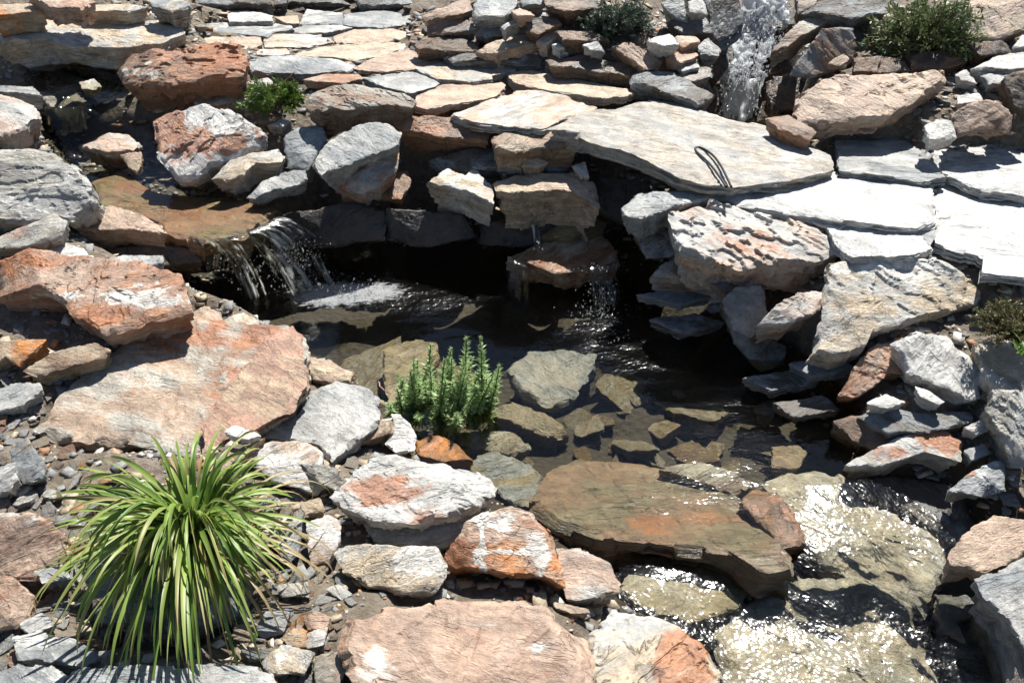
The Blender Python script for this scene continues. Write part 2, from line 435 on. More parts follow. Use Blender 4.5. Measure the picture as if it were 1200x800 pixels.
rock('rock', 'small white and brown stone at the foot of the crumbly boulder', [(92,96),(110,92),(118,98),(108,104),(96,104)], .44, .2, .05, W, BR, 0, .1, grp=gTL)
rock('rock', 'oval grey brown stone standing in the narrow left stream', [(88,163),(120,154),(150,155),(165,165),(155,175),(125,177),(95,171)], .335, .15, .08, LG, P, .1, 0, grp=gTL)
rock('rock', 'little tan wedge stone below the oval stone in the stream', [(140,180),(165,177),(166,190),(160,203),(150,196)], .30, .6, .05, T, P, 0, .1, grp=gTL)
rock('boulder', 'orange and white quartz boulder beside the left stream', [(178,140),(205,124),(240,121),(285,134),(309,148),(300,164),(270,182),(245,192),(230,206),(205,209),(185,187)], .42, .75, .16, W, LG, 0, .25, relief=1.1, facets=4, grp=gTL, ang=.8,
     patches=[(198,148,20,28,'r',1.6),(250,162,38,16,'r',1.6),(225,185,24,14,'r',.8),(270,145,20,9,'p',.9),(283,143,16,8,'d',.9),(222,140,4,12,'d',.9)])
rock('rock', 'flat tan wedge stone in front of the quartz boulder', [(246,204),(270,185),(300,178),(326,174),(334,183),(330,190),(300,191),(285,203),(262,208)], .36, .25, .09, T, LG, .1, .1, grp=gTL)
gMID = 'rocks under the left part of the paved path'
rock('rock', 'pale grey leaf shaped stone below the flat tan wedge', [(288,228),(310,210),(335,200),(359,199),(361,210),(350,216),(320,223),(299,230)], .31, .3, .05, LG, G, 0, .05, grp=gMID, facets=1)
rock('rock', 'blue grey stone between the tan wedge and the large grey oval', [(331,162),(345,150),(376,145),(384,162),(372,180),(360,196),(336,192)], .37, .5, .1, G, G, 0, 0, grp=gMID)
rock('rock', 'large grey oval stone leaning under the brown wedge', [(365,192),(385,165),(420,145),(455,137),(471,150),(466,166),(440,180),(400,196),(376,206)], .42, .45, .09, LG, G, .05, .05, grp=gMID, facets=2, ang=.5)
rock('rock', 'grey and rust stone tucked beneath the large grey oval', [(388,214),(420,196),(455,186),(468,178),(466,196),(445,216),(425,223)], .33, .5, .1, LG, RU, .25, .1, grp=gMID)
rock('rock', 'dark rust chunk at the mouth of the cave', [(443,228),(458,202),(478,198),(482,215),(470,234)], .26, .5, .1, BR, RU, .35, 0, .2, grp=gMID)
rock('boulder', 'brown grey layered wedge beside the small green shrub', [(356,108),(380,98),(420,96),(450,100),(488,118),(482,126),(450,123),(420,126),(380,129),(358,122)], .50, .3, .12, GT, BR, .15, .1, relief=1.0, grp=gMID, ang=.3)
rock('rock', 'tan stone left of the small green shrub', [(290,96),(315,90),(322,98),(300,104)], .47, .2, .06, LG, T, 0, .1, grp=gMID)
rock('rock', 'grey pebble shaped stone below the small green shrub', [(312,146),(330,138),(342,141),(330,150)], .40, .3, .05, G, LG, 0, .1, grp=gMID)
rock('rock', 'dark brown stone under the small green shrub', [(296,138),(310,128),(330,130),(325,140),(305,146)], .42, .6, .08, D, BR, 0, 0, grp=gMID)
rock('rock', 'brown low rock between the crumbly boulder and the quartz boulder', [(225,118),(250,102),(285,100),(290,112),(262,120),(238,124)], .43, .3, .1, BR, GT, .1, 0, grp=gMID)
# ---------------- paved path
gP = 'flat paving stones of the path'
def pave(label, pts, z=.46, c1=LG, c2=T, rust=0., pale=.02, sy=.0, th=.03, **kw):
    return rock('paving_stone', label, pts, z, sy, th, c1, c2, rust, pale, grp=gP, cat='paving stone', facets=0, relief=kw.pop('relief', .3), edge=.02, undercut=.15, chip=.6, grow=1.055, **kw)
PT = (.44,.355,.26); PP = (.45,.33,.235)
pave('grey square paving stone at the far end of the path', [(360,11),(400,15),(400,27),(352,28)], .47, G, LG)
pave('pale grey paving stone at the far end next to the square one', [(405,16),(450,12),(480,18),(478,28),(450,31),(420,31),(404,28)], .47, LG, G)
pave('white sunlit paving stone at the far left end of the path', [(266,14),(290,12),(318,18),(318,24),(270,25)], .49, W, LG)
pave('long blue grey paving stone by the left edge of the path', [(240,27),(300,25),(338,30),(340,33),(318,37),(312,42),(270,38),(240,37)], .47, G, LG)
pave('small peach paving stone behind the long blue grey one', [(322,20),(348,18),(350,27),(336,27)], .47, PP, PT)
pave('narrow grey paving stone right of the long blue grey one', [(346,33),(360,29),(402,29),(412,32),(382,38),(347,38)], .465, G, LG)
pave('tan paving stone in the third row of the path', [(310,45),(318,40),(360,40),(385,45),(388,49),(360,54),(312,54)], .46, PT, LG)
pave('tan paving stone touching the crumbly boulder', [(238,43),(304,43),(306,52),(290,57),(236,55)], .47, PT, PP)
pave('peach notched paving stone by the foot of the stone wall', [(393,42),(420,33),(450,32),(480,38),(472,46),(445,49),(420,50),(396,49)], .46, PP, PT)
pave('small peach paving stone next to the crumbly boulder', [(302,58),(335,57),(340,63),(322,65),(302,64)], .46, PP, LG)
pave('long yellowish paving stone in the middle of the path', [(349,63),(376,55),(430,50),(470,50),(473,55),(445,65),(415,70),(390,66),(352,66)], .46, PT, T)
pave('wide grey paving stone behind the small green shrub', [(292,75),(305,67),(345,65),(395,69),(413,76),(403,82),(360,86),(298,82)], .46, LG, G)
pave('pink paving stone with a pointed right end', [(416,78),(440,68),(478,57),(500,61),(508,67),(525,65),(522,71),(490,79),(455,83),(430,82)], .46, PP, P)
pave('grey paving stone behind the brown layered wedge', [(428,91),(455,87),(483,84),(513,96),(508,101),(482,108),(455,102)], .455, LG, G)
pave('small reddish paving stone above the brown layered wedge', [(357,93),(380,87),(418,87),(424,92),(400,97),(375,95)], .455, PP, RU)
pave('pale paving stone at the shadow line of the wall', [(488,80),(525,72),(598,79),(603,82),(575,88),(576,92),(545,94),(515,92)], .46, LG, PT)
pave('peach paving stone above the dark cave mouth', [(488,122),(490,112),(520,99),(560,99),(585,97),(590,100),(578,112),(550,118),(502,127)], .455, PP, P)
pave('large peach paving stone left of the bridge slab', [(533,133),(565,120),(605,107),(640,106),(660,112),(695,126),(685,131),(655,139),(636,149),(600,146),(568,143)], .455, PP, LG)
pave('long narrow peach paving stone under the wall shadow', [(597,87),(620,82),(660,90),(720,101),(742,106),(733,111),(700,113),(650,106),(610,98)], .46, PT, PP)
pave('blue grey paving stone right of the bridge slab', [(981,165),(1003,163),(1060,163),(1075,175),(1086,186),(1108,205),(1085,210),(986,198)], 0.385, LG, G, 0, .15)
pave('broad glare paled paving stone in front of the bridge slab', [(846,222),(880,215),(940,208),(985,199),(1090,212),(1092,252),(1070,264),(1030,260),(960,252),(870,240)], 0.362, (.52,.505,.475), (.40,.395,.375), 0, .3)  # right-hand pavers are paled to put the sun glare into their colour
pave('glare paled lumpy paving stone at the right edge of the path', [(1091,178),(1115,174),(1130,171),(1160,170),(1180,172),(1215,178),(1215,228),(1150,219),(1112,205)], 0.372, (.52,.505,.475), (.40,.395,.375), 0, .3, relief=.6)
pave('huge glare paled paving stone at the right edge above the heather', [(1096,216),(1110,211),(1215,234),(1215,322),(1150,314),(1172,305),(1150,297),(1100,283)], 0.335, (.52,.505,.475), (.40,.395,.375), .03, .3, th=.035)
pave('glare paled broken paving stone above the layered slab', [(968,262),(1030,265),(1070,271),(1090,290),(1068,297),(1000,300),(985,288)], 0.335, (.52,.505,.475), (.40,.395,.375), .03, .3, relief=.6)
pave('little grey filler stone between the glare paled paving stones', [(1075,262),(1094,254),(1096,276),(1090,287),(1076,272)], 0.335, LG, G, 0, .2)
rock('slab', 'huge pale slab bridging the stream below the right waterfall', [(640,149),(690,127),(745,115),(795,120),(870,140),(930,155),(976,180),(979,197),(930,207),(862,219),(832,215),(800,208),(772,193),(742,180),(690,164),(672,154)], 0.432, .04, .06, (.34,.33,.305), (.38,.33,.265), .03, .12, sx=-.07, facets=0, relief=.3, edge=.03, chip=.6, gnd=False, ang=.3, patches=[(930,188,30,12,'p',.5),(790,160,30,9,'r',.2)])
# ---------------- wall behind the path
gW = 'stacked stones of the low wall behind the path'
def wst(label, pts, z, sy=.1, th=.1, c1=BR, c2=GT, rust=.1, pale=0., **kw):
    return rock('wall_stone', label, pts, z, sy, th, c1, c2, rust, pale, grp=gW, cat='wall stone', **kw)
wst('reddish tan capstone with a pointed top at the left end of the wall', [(494,16),(520,8),(550,-6),(555,12),(530,19),(500,20)], .63, .3, .16, P, BR)
wst('grey capstone beside the reddish capstone of the wall', [(552,18),(556,-6),(602,-8),(608,8),(592,20),(570,19)], .65, .4, .16, G, LG)
wst('tan flat ledge stone catching the sun halfway up the wall', [(556,53),(600,43),(618,39),(634,48),(606,55),(580,58)], .55, .1, .08, T, P)
wst('curved pale ledge stone right of the tan ledge stone', [(628,47),(655,29),(665,33),(652,45),(640,50)], .58, .3, .07, LG, P)
wst('small pink oval stone near the top of the wall', [(598,12),(610,9),(627,16),(606,18)], .66, .1, .05, P, T)
wst('thin grey sliver stone below the small pink oval stone', [(586,31),(610,19),(612,24),(592,33)], .62, .2, .05, G, LG)
wst('small white stone under the dark bush', [(646,51),(670,47),(670,54),(655,56)], .56, .1, .06, W, LG, 0)
wst('bright white sloping stone under the dark bush', [(682,51),(700,47),(710,60),(692,59)], .58, .5, .07, W, G, 0)
wst('brown lumpy stone right below the dark bush', [(715,50),(740,48),(760,62),(777,72),(770,81),(755,81),(735,66)], .56, .5, .12, P, BR, .2, relief=1.2)
wst('shade painted stone at the foot of the wall, left end', [(482,44),(520,42),(560,48),(562,60),(522,60),(490,56)], .53, .5, .12, D, BR)  # bottom course has the shade of the wall put into its colour
wst('long shade painted stone in the bottom course, left of the middle', [(520,60),(580,58),(640,64),(640,74),(580,72),(530,70)], .50, .3, .09, D, G)
wst('long shade painted stone in the bottom course, below the white stones', [(640,64),(700,62),(750,76),(745,90),(690,82),(645,76)], .52, .3, .11, D, BR)
wst('shade painted stone in the bottom course behind the bridge slab', [(735,78),(790,84),(838,112),(820,122),(770,104),(740,92)], .50, .3, .12, D, G)
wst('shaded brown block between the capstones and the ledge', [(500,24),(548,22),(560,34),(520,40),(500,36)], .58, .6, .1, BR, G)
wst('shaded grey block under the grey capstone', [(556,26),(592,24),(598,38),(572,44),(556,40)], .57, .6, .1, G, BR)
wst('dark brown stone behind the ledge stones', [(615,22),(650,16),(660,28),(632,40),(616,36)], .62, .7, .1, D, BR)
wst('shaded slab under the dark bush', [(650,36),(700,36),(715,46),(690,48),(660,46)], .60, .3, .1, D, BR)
wst('white capped flat stone right of the brown lumpy stone', [(757,44),(785,38),(797,52),(776,54)], .62, .3, .06, W, LG, 0)
wst('pink flat stone next to the white capped flat stone', [(789,43),(815,40),(821,48),(800,53)], .61, .2, .05, P, RU)
wst('rusty brown stone stacked left of the right waterfall', [(784,58),(810,53),(819,65),(800,73),(780,67)], .57, .2, .08, P, RU, .3)
wst('wet grey pointed stone at the left side of the right waterfall', [(814,56),(830,43),(846,56),(843,65),(822,63)], .58, .4, .09, G, LG, 0, .1, wet=.5)
wst('wet brown shelf stone at the foot of the right waterfall', [(788,86),(820,72),(835,80),(832,90),(810,95)], .52, .2, .1, BR, GT, .1, 0, wet=.5)
wst('small wet pale stone above the brown shelf stone', [(794,78),(816,69),(820,79),(800,83)], .54, .2, .05, LG, G, 0, .2, wet=.3)
wst('grey standing stone above the white capped flat stone', [(774,2),(800,-6),(807,26),(794,22),(780,12)], .68, .9, .1, G, LG, 0)
wst('grey stone at the top edge left of the right waterfall', [(806,2),(824,-6),(830,15),(808,15)], .70, .6, .1, LG, G, 0)
wst('dark stone behind the left edge of the right waterfall', [(826,0),(866,-6),(872,40),(850,60),(832,40)], .62, 1.2, .14, D, G, 0, 0, wet=.5)
gR = 'rocks right of the right waterfall'
rock('rock', 'brown slanting slab right beside the right waterfall', [(905,55),(935,26),(958,13),(986,16),(962,30),(930,48)], .64, .35, .08, BR, GT, .2, .1, grp=gR, ang=.6)
rock('rock', 'dark grey slab at the top between waterfall and leafy bush', [(940,10),(990,-10),(1042,-6),(1040,12),(1000,22),(968,16)], .70, .5, .1, G, D, 0, 0, grp=gR)
rock('rock', 'steep shaded grey slab below the slanting brown slab', [(925,88),(962,34),(1000,32),(1006,62),(990,82),(950,92)], .56, 1.5, .1, G, BR, .05, 0, grp=gR, facets=1)
rock('rock', 'thin orange tipped flake on the steep shaded slab', [(970,74),(990,61),(996,70),(984,78)], .56, .8, .04, T, P, .2, 0, grp=gR)
rock('boulder', 'broad flat brown boulder right of the bridge slab', [(940,106),(960,91),(1000,86),(1060,85),(1105,80),(1113,88),(1102,100),(1075,118),(1035,138),(990,138),(940,133),(931,122)], .55, .40, .10, PP, P, .15, .2, grp=gR, ang=.6, facets=2, relief=.8, patches=[(1075,118,26,8,'d',.5)])  # dark patch puts the shade of the front right facet into the colour
rock('rock', 'small rusty stone under the left corner of the broad flat boulder', [(897,138),(925,134),(958,152),(950,158),(915,150)], .47, .1, .06, BR, RU, .25, .1, grp=gR)
rock('boulder', 'pale brown rock behind the leafy bush in the corner', [(1120,10),(1150,-8),(1212,-8),(1212,30),(1170,48),(1130,40)], .70, .8, .15, T, P, .1, .2, grp=gR)
rock('rock', 'bright white flat stone at the right edge above the brown cube stone', [(1138,76),(1170,63),(1212,60),(1212,80),(1165,80)], .60, .1, .05, W, LG, 0, .3, grp=gR)
rock('rock', 'white pointed stone near the top right corner', [(1188,52),(1200,38),(1214,36),(1214,54)], .64, .3, .06, W, LG, 0, .3, grp=gR)
rock('rock', 'white triangular stone beside the broad flat boulder', [(1120,86),(1133,80),(1145,98),(1126,94)], .56, .5, .05, W, LG, 0, .3, grp=gR)
rock('rock', 'grey white shard above the brown cube stone', [(1122,112),(1150,108),(1155,117),(1122,122)], .54, .3, .05, LG, W, 0, .3, grp=gR)
rock('rock', 'layered grey shard leaning behind the brown cube stone', [(1150,86),(1178,82),(1184,96),(1160,98)], .57, .3, .05, LG, G, 0, .2, grp=gR)
rock('boulder', 'dark brown cube shaped stone near the right edge', [(1117,131),(1145,117),(1172,118),(1189,135),(1186,152),(1150,153),(1121,156)], .52, 1.0, .10, BR, P, .1, .12, grp=gR, facets=3)
rock('rock', 'white sunlit stone left of the brown cube stone', [(1082,146),(1100,137),(1115,140),(1123,160),(1090,164)], .50, .4, .07, W, LG, 0, .3, grp=gR)
rock('boulder', 'dark brown boulder cut by the right edge of the picture', [(1178,88),(1214,78),(1214,132),(1188,126)], .58, 1.3, .12, D, BR, 0, 0, grp=gR)
# ---------------- cave mouth
gC = 'stones overhanging the dark cave'
rock('rock', 'dark rust layered stone right under the path edge', [(460,137),(500,135),(540,137),(576,148),(570,165),(545,163),(500,158),(468,150)], .42, .5, .12, BR, RU, .25, .05, grp=gC, gnd=False)
rock('rock', 'tan topped brown block under the large peach paving stone', [(575,160),(600,151),(640,147),(676,157),(679,166),(640,172),(605,176),(580,172)], .425, .25, .14, T, BR, .15, .12, grp=gC, gnd=False)
rock('rock', 'white topped angular stone jutting over the cave', [(499,211),(525,197),(545,204),(556,196),(576,215),(579,238),(545,223),(520,216)], .30, .15, .12, W, T, 0, .2, grp=gC, gnd=False, facets=1)
rock('boulder', 'long tan boulder with a dark underside over the cave', [(577,213),(600,205),(650,202),(682,200),(697,215),(704,237),(690,224),(650,222),(600,226),(582,223)], .305, .12, .15, T, PP, .1, .12, grp=gC, gnd=False, facets=1)
rock('rock', 'pinkish wedge sitting on the long tan boulder', [(610,191),(628,181),(643,190),(628,196)], .36, .4, .06, P, T, 0, .1, grp=gC, gnd=False)
rock('rock', 'small white flake at the right end of the long tan boulder', [(670,194),(686,189),(691,206),(680,204)], .35, .5, .05, W, P, 0, .2, grp=gC, gnd=False)
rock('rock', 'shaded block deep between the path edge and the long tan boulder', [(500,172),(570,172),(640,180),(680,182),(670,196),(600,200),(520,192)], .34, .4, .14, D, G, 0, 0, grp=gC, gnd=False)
rock('rock', 'ragged tan stone below the long tan boulder', [(575,252),(600,257),(612,264),(636,250),(638,258),(612,272),(590,263)], .13, .2, .07, T, P, .1, .05, wet=.2, grp=gC)
rock('rock', 'wet grey green stone where water leaves the cave', [(634,276),(650,262),(690,250),(713,255),(702,268),(670,279)], .15, .25, .07, LG, L, 0, 0, .35, grp=gC)
rock('rock', 'flat orange wet rock with water running over its edge', [(591,298),(620,288),(660,280),(706,275),(722,290),(727,308),(695,316),(650,321),(630,312)], .10, .18, .09, RU, T, .3, 0, .4, grp=gC, facets=1, patches=[(650,302,40,12,'r',.5)])
# ---------------- right bank
gB = 'rocks of the right bank'
rock('rock', 'layered grey stone under the front edge of the bridge slab', [(728,241),(745,226),(785,221),(834,222),(832,231),(800,239),(770,248),(745,252),(730,249)], 0.365, .15, .08, LG, G, .1, .05, grp=gB, gnd=False, relief=.8)
rock('boulder', 'gnarled rusty boulder with deep pits on the right bank', [(782,250),(815,236),(860,234),(930,247),(985,274),(993,290),(960,301),(920,306),(880,313),(850,304),(825,301),(796,290)], 0.325, .30, .17, LG, P, .15, .25, relief=1.7, facets=1, res=1.2, grp=gB, ang=.4, patches=[(880,285,50,14,'r',.7),(900,262,50,8,'r',.4),(835,285,14,12,'d',.6),(970,285,22,18,'d',.2)])
rock('rock', 'dark block under the layered grey stone by the cave', [(738,262),(786,256),(796,300),(758,302)], .22, 1.0, .14, D, G, 0, 0, grp=gB)
rock('rock', 'brown flat stone with a pale sliver top below the gnarled boulder', [(760,317),(785,304),(816,306),(868,320),(864,330),(820,324)], .17, .12, .10, LG, BR, .1, .1, grp=gB)
rock('rock', 'grey pink stone with a sunny top right below the gnarled boulder', [(888,378),(918,350),(950,338),(966,340),(961,362),(930,377)], .24, .5, .12, P, LG, .05, .3, grp=gB, relief=1.2)
rock('rock', 'bluish shaded slab standing steeply over the water', [(846,352),(862,336),(892,334),(902,372),(880,396),(858,388)], .16, 1.4, .10, G, G, 0, 0, grp=gB, facets=1)
rock('rock', 'dark blue grey slab dipping into the pool on the right', [(843,352),(862,366),(884,388),(921,405),(919,428),(892,436),(862,402)], 0.053, 1.3, .10, G, D, 0, 0, grp=gB, facets=1)
rock('slab', 'large cream layered slab tilted toward the pool', [(970,308),(990,300),(1060,299),(1110,303),(1135,320),(1152,340),(1146,352),(1120,360),(1060,375),(1015,390),(1012,405),(985,416),(954,412),(961,370),(967,335)], 0.255, .50, .10, LG, T, .08, .3, grp=gB, ang=0, facets=1, relief=1.0, layers=7, patches=[(1050,312,80,14,'p',.6),(1000,370,50,20,'r',.12)])
rock('boulder', 'brilliant white faceted boulder below the cream layered slab', [(1046,400),(1075,388),(1110,391),(1140,415),(1156,440),(1150,466),(1140,470),(1100,452),(1065,436),(1056,412)], 0.191, .6, .15, W, LG, 0, .4, grp=gB, facets=3)
rock('rock', 'rusty pink rock joined to the left of the white faceted boulder', [(983,462),(1000,430),(1030,401),(1060,392),(1076,410),(1066,436),(1040,438),(1020,456),(1000,464)], 0.13, .6, .12, P, RU, .2, .25, grp=gB, facets=3, relief=1.1)
rock('rock', 'white sliver stone below the rusty pink rock', [(1015,472),(1040,460),(1063,470),(1040,479)], 0.132, .3, .06, W, LG, 0, .2, grp=gB)
rock('rock', 'white thin shard below the white faceted boulder', [(1072,452),(1090,458),(1108,470),(1100,474),(1078,464)], 0.145, .3, .05, W, LG, 0, .2, grp=gB)
rock('slab', 'cream slab with brown streaks at the right edge', [(1140,402),(1165,395),(1214,398),(1214,462),(1170,456),(1152,440)], 0.211, .3, .10, W, T, .08, .3, grp=gB)
rock('boulder', 'rough grey layered rock at the right edge', [(1163,456),(1214,455),(1214,545),(1190,546),(1174,512),(1158,482)], 0.15, .8, .12, LG, GT, .05, .25, grp=gB, relief=1.3)
rock('slab', 'bluish shaded slab lying under the white faceted boulder', [(1006,484),(1030,477),(1080,484),(1140,480),(1142,494),(1090,506),(1040,506)], 0.09, .3, .08, G, D, 0, 0, grp=gB)
rock('slab', 'brown shaded slab beneath the bluish slab near the water', [(976,492),(1006,486),(1050,508),(1070,522),(1030,528),(1000,516)], 0.05, .6, .08, BR, D, 0, 0, grp=gB)
rock('boulder', 'grey boulder with an orange crumbly patch by the lower stream', [(990,544),(1015,530),(1050,512),(1090,503),(1116,505),(1128,516),(1126,542),(1108,532),(1085,530),(1060,538),(1030,546),(1002,547)], 0.045, .45, .15, LG, GT, .1, .1, grp=gB, ang=.6, facets=1, patches=[(1108,518,24,16,'r',1.4),(1040,532,26,6,'r',.8)])
rock('rock', 'white and pink ridged stone beside the grey boulder', [(1114,572),(1140,551),(1175,537),(1181,541),(1179,575),(1150,582),(1122,575)], 0.045, .5, .08, W, G, .05, .2, grp=gB, relief=1.2, patches=[(1135,556,14,8,'r',.9)])
rock('rock', 'small grey stone between the ridged stone and the grey boulder', [(1130,526),(1155,519),(1161,532),(1140,539)], 0.06, .4, .06, LG, G, 0, .1, grp=gB)
rock('rock', 'small white stone on the dark rocks near the right edge', [(1129,500),(1160,487),(1163,502),(1145,509)], 0.1, .4, .05, W, LG, 0, .3, grp=gB)
rock('boulder', 'pinkish boulder at the lower right edge of the picture', [(1114,645),(1140,616),(1165,604),(1214,606),(1214,640),(1180,662),(1150,670),(1116,660)], 0.073, .3, .10, PP, P, .1, .15, grp=gB, facets=1)
rock('boulder', 'grey green boulder with a dark steep front in the lower right corner', [(1143,676),(1175,664),(1214,642),(1214,790),(1196,752),(1178,722),(1152,700)], 0.046, .35, .22, LG, G, 0, .05, grp=gB, facets=1)
rock('rock', 'pale wet stone in the shaded water of the lower right corner', [(1098,706),(1120,708),(1146,722),(1120,728),(1136,752),(1108,742)], -.10, .5, .06, LG, W, 0, .1, .2, grp=gB)
rock('rock', 'sunken boulder painted as dark as the shaded water below the pinkish boulder', [(1100,690),(1140,690),(1180,740),(1214,800),(1214,840),(1140,840),(1100,770)], -.16, .3, .12, D, G, 0, 0, .5, grp=gB)  # dark colour stands in for the shaded water
rock('rock', 'wet rock painted shade dark under the grey boulder', [(985,556),(1050,556),(1130,570),(1150,615),(1118,634),(1060,596)], -0.07, .3, .10, D, G, 0, 0, .4, grp=gB)  # shade below the grey boulder is put into the rock colour
# ---------------- left bank
gL = 'rocks of the left bank'
rock('boulder', 'big rounded pale grey boulder at the left edge', [(-16,172),(25,168),(60,175),(85,190),(108,215),(114,235),(100,248),(85,258),(60,256),(30,262),(-16,262)], .40, .75, .17, LG, GT, .05, .2, grp=gL, facets=2, edge=.14, relief=.9, patches=[(20,240,40,14,'d',.25)])
rock('rock', 'grey rock with a rusty rim below the rounded pale boulder', [(-12,280),(20,266),(64,247),(79,258),(72,276),(50,286),(20,290),(-12,292)], .36, .6, .09, LG, GT, .2, .05, grp=gL, patches=[(15,272,25,8,'r',.6)])
rock('rock', 'pink tan slab at the left side of the rusty stream bed', [(88,268),(108,243),(130,240),(160,248),(190,265),(198,274),(170,271),(140,268)], .27, .3, .09, P, PP, .1, .1, grp=gL, facets=0)
rock('slab', 'rusty wet stream bed slab ending at the left waterfall', [(112,238),(108,212),(140,200),(170,222),(220,228),(270,230),(327,244),(302,258),(282,276),(240,283),(208,278),(190,263)], .238, .05, .08, RU, L, .25, 0, .3, grp=gL, facets=0, relief=.4, patches=[(180,240,50,22,'r',.4)])
rock('rock', 'white thin stone between rusty boulder and pink tan slab', [(50,292),(70,281),(98,291),(105,300),(85,303)], .31, .2, .05, W, LG, 0, .2, grp=gL)
rock('rock', 'pale grey thin plate beside the left waterfall', [(122,301),(150,298),(190,299),(191,308),(170,312),(130,308)], .23, .1, .05, LG, G, 0, .1, grp=gL, facets=0)
rock('boulder', 'big rust and white boulder overhanging the pink slab', [(-16,296),(30,290),(80,295),(140,304),(180,312),(212,321),(217,336),(226,362),(205,369),(160,380),(120,389),(105,378),(80,360),(60,342),(20,335),(-16,338)], .33, .35, .13, P, RU, .2, .2, grp=gL, facets=2, relief=.8, res=1.2, ang=-.2,
     patches=[(125,368,30,14,'r',1.0),(170,350,40,14,'p',.7),(85,345,35,9,'p',.6),(20,305,45,14,'r',.7),(205,345,12,18,'r',.6)])
rock('slab', 'large flat slab, pink on the right and grey on the left, beside the pool', [(40,505),(70,462),(105,432),(130,410),(150,391),(190,376),(215,368),(260,372),(310,380),(340,378),(358,392),(357,420),(361,450),(345,480),(310,500),(262,515),(236,530),(170,526),(120,520),(60,518)], .17, .22, .10, (.36,.255,.175), (.345,.32,.27), .12, -.3, grp=gL, facets=0, relief=.35, res=1.3, edge=.03, ang=.2,
     patches=[(210,395,90,18,'r',.75),(320,440,46,64,'r',.5),(265,490,30,44,'r',.5),(180,440,60,20,'r',.2)])
lay = rock('raised_layer', None, [(308,398),(345,381),(356,393),(356,420),(360,450),(344,479),(300,504),(262,514),(238,528),(236,500),(262,462),(288,428)], .187, .22, .022, (.35,.20,.135), (.36,.26,.17), .12, -.2, grp=None, cat=None, facets=0, relief=.3, edge=.015, gnd=False, keep=False, ang=.6)
slab_ = [o for o in bpy.data.objects if o.name.startswith('slab') and str(o.get('label', '')).startswith('large flat slab')][0]
bpy.context.view_layer.update(); mw_ = lay.matrix_world.copy(); lay.parent = slab_; lay.matrix_parent_inverse = slab_.matrix_world.inverted(); lay.matrix_world = mw_
rock('rock', 'peach stone at the pool edge right of the large flat slab', [(358,418),(386,420),(402,431),(416,435),(410,446),(385,446),(364,440)], .09, .15, .07, PP, T, .1, .05, grp=gL)
rock('slab', 'blue grey slab between the large flat slab and the pool', [(298,508),(345,485),(366,456),(392,446),(425,452),(447,470),(447,492),(428,508),(405,528),(388,541),(376,520),(340,517)], .115, .2, .09, LG, G, 0, 0, grp=gL, facets=0, relief=.4, patches=[(345,498,30,18,'r',.12)])
rock('rock', 'brilliant white quartz stone at the edge of the pool', [(450,520),(462,500),(458,484),(470,486),(480,495),(488,511),(486,528),(464,531)], .08, .6, .07, (.8,.78,.75), W, 0, .6, grp=gL)
rock('rock', 'brown stone leaning on the white quartz stone', [(424,518),(445,492),(467,490),(461,506),(440,513)], .09, .4, .07, BR, T, .2, 0, grp=gL)
rock('boulder', 'white boulder with an orange stain in its middle, left of the pool', [(384,580),(404,560),(425,540),(465,531),(520,537),(560,545),(583,560),(584,576),(562,591),(530,601),(490,613),(450,613),(420,601)], .17, .28, .11, W, LG, 0, .25, grp=gL, facets=1, relief=.7, res=1.3, ang=-.3, patches=[(455,575,50,17,'r',1.0),(490,602,50,8,'r',.7),(540,555,40,14,'p',.4)])
rock('rock', 'grey shaded rock under the front of the white boulder', [(425,612),(480,616),(545,600),(572,594),(560,618),(520,640),(440,634)], .10, .4, .09, LG, G, 0, .1, grp=gL)
rock('rock', 'cream stone with a banded front between white boulder and foreground slab', [(389,645),(410,635),(460,637),(512,640),(524,660),(519,680),(510,693),(470,696),(430,686),(400,669)], .135, .45, .07, LG, T, 0, .35, grp=gL, facets=2, relief=.9, ang=-.3, patches=[(495,655,26,20,'p',.7)])
rock('boulder', 'bright orange rock with a white cross shaped vein', [(517,655),(535,626),(555,605),(600,591),(625,599),(646,625),(659,666),(662,688),(640,674),(600,672),(560,667),(525,664)], .145, .55, .12, O, P, .45, .0, grp=gL, facets=2, relief=.6, res=1.3, patches=[(567,635,4,34,'p',1.6),(590,648,34,3,'p',1.2),(575,605,34,9,'p',.8),(632,650,14,26,'p',.9),(545,650,24,18,'r',.7)])
rock('rock', 'pink grey rock right of the bright orange rock', [(648,636),(680,640),(715,660),(729,680),(726,693),(690,701),(664,701),(654,672)], .075, .25, .09, P, LG, .1, .15, grp=gL)
rock('rock', 'tan splinter of stone between orange rock and foreground slab', [(648,704),(690,713),(692,718),(672,719),(650,711)], .07, .2, .03, T, P, .1, 0, grp=gL, facets=0)
rock('boulder', 'large pink foreground slab streaked with white', [(394,746),(405,722),(450,710),(540,702),(615,697),(650,714),(690,738),(704,760),(700,792),(686,850),(430,850),(408,795)], .17, .18, .15, (.36,.235,.16), P, .3, .2, grp=gL, facets=2, relief=.4, res=1.5, ang=.25, patches=[(600,765,36,9,'p',.4),(440,778,22,22,'p',.45),(650,755,26,8,'p',.4),(560,730,40,5,'p',.25)])
rock('boulder', 'cream and rust rock in the foreground right of the pink slab', [(690,737),(720,707),(760,714),(800,728),(826,750),(846,782),(852,850),(690,850)], .07, .25, .12, LG, T, .15, .15, grp=gL, facets=2, relief=.9, res=1.3, sx=-.1, patches=[(800,770,22,34,'r',1.2),(765,785,20,18,'d',.6),(720,770,18,30,'r',.4)])
rock('slab', 'grey green slab along the bottom edge below the grass clump', [(60,850),(82,785),(130,778),(200,781),(270,776),(322,786),(352,850)], .21, .1, .08, LG, G, .02, .05, grp=gL, facets=0, relief=.5)
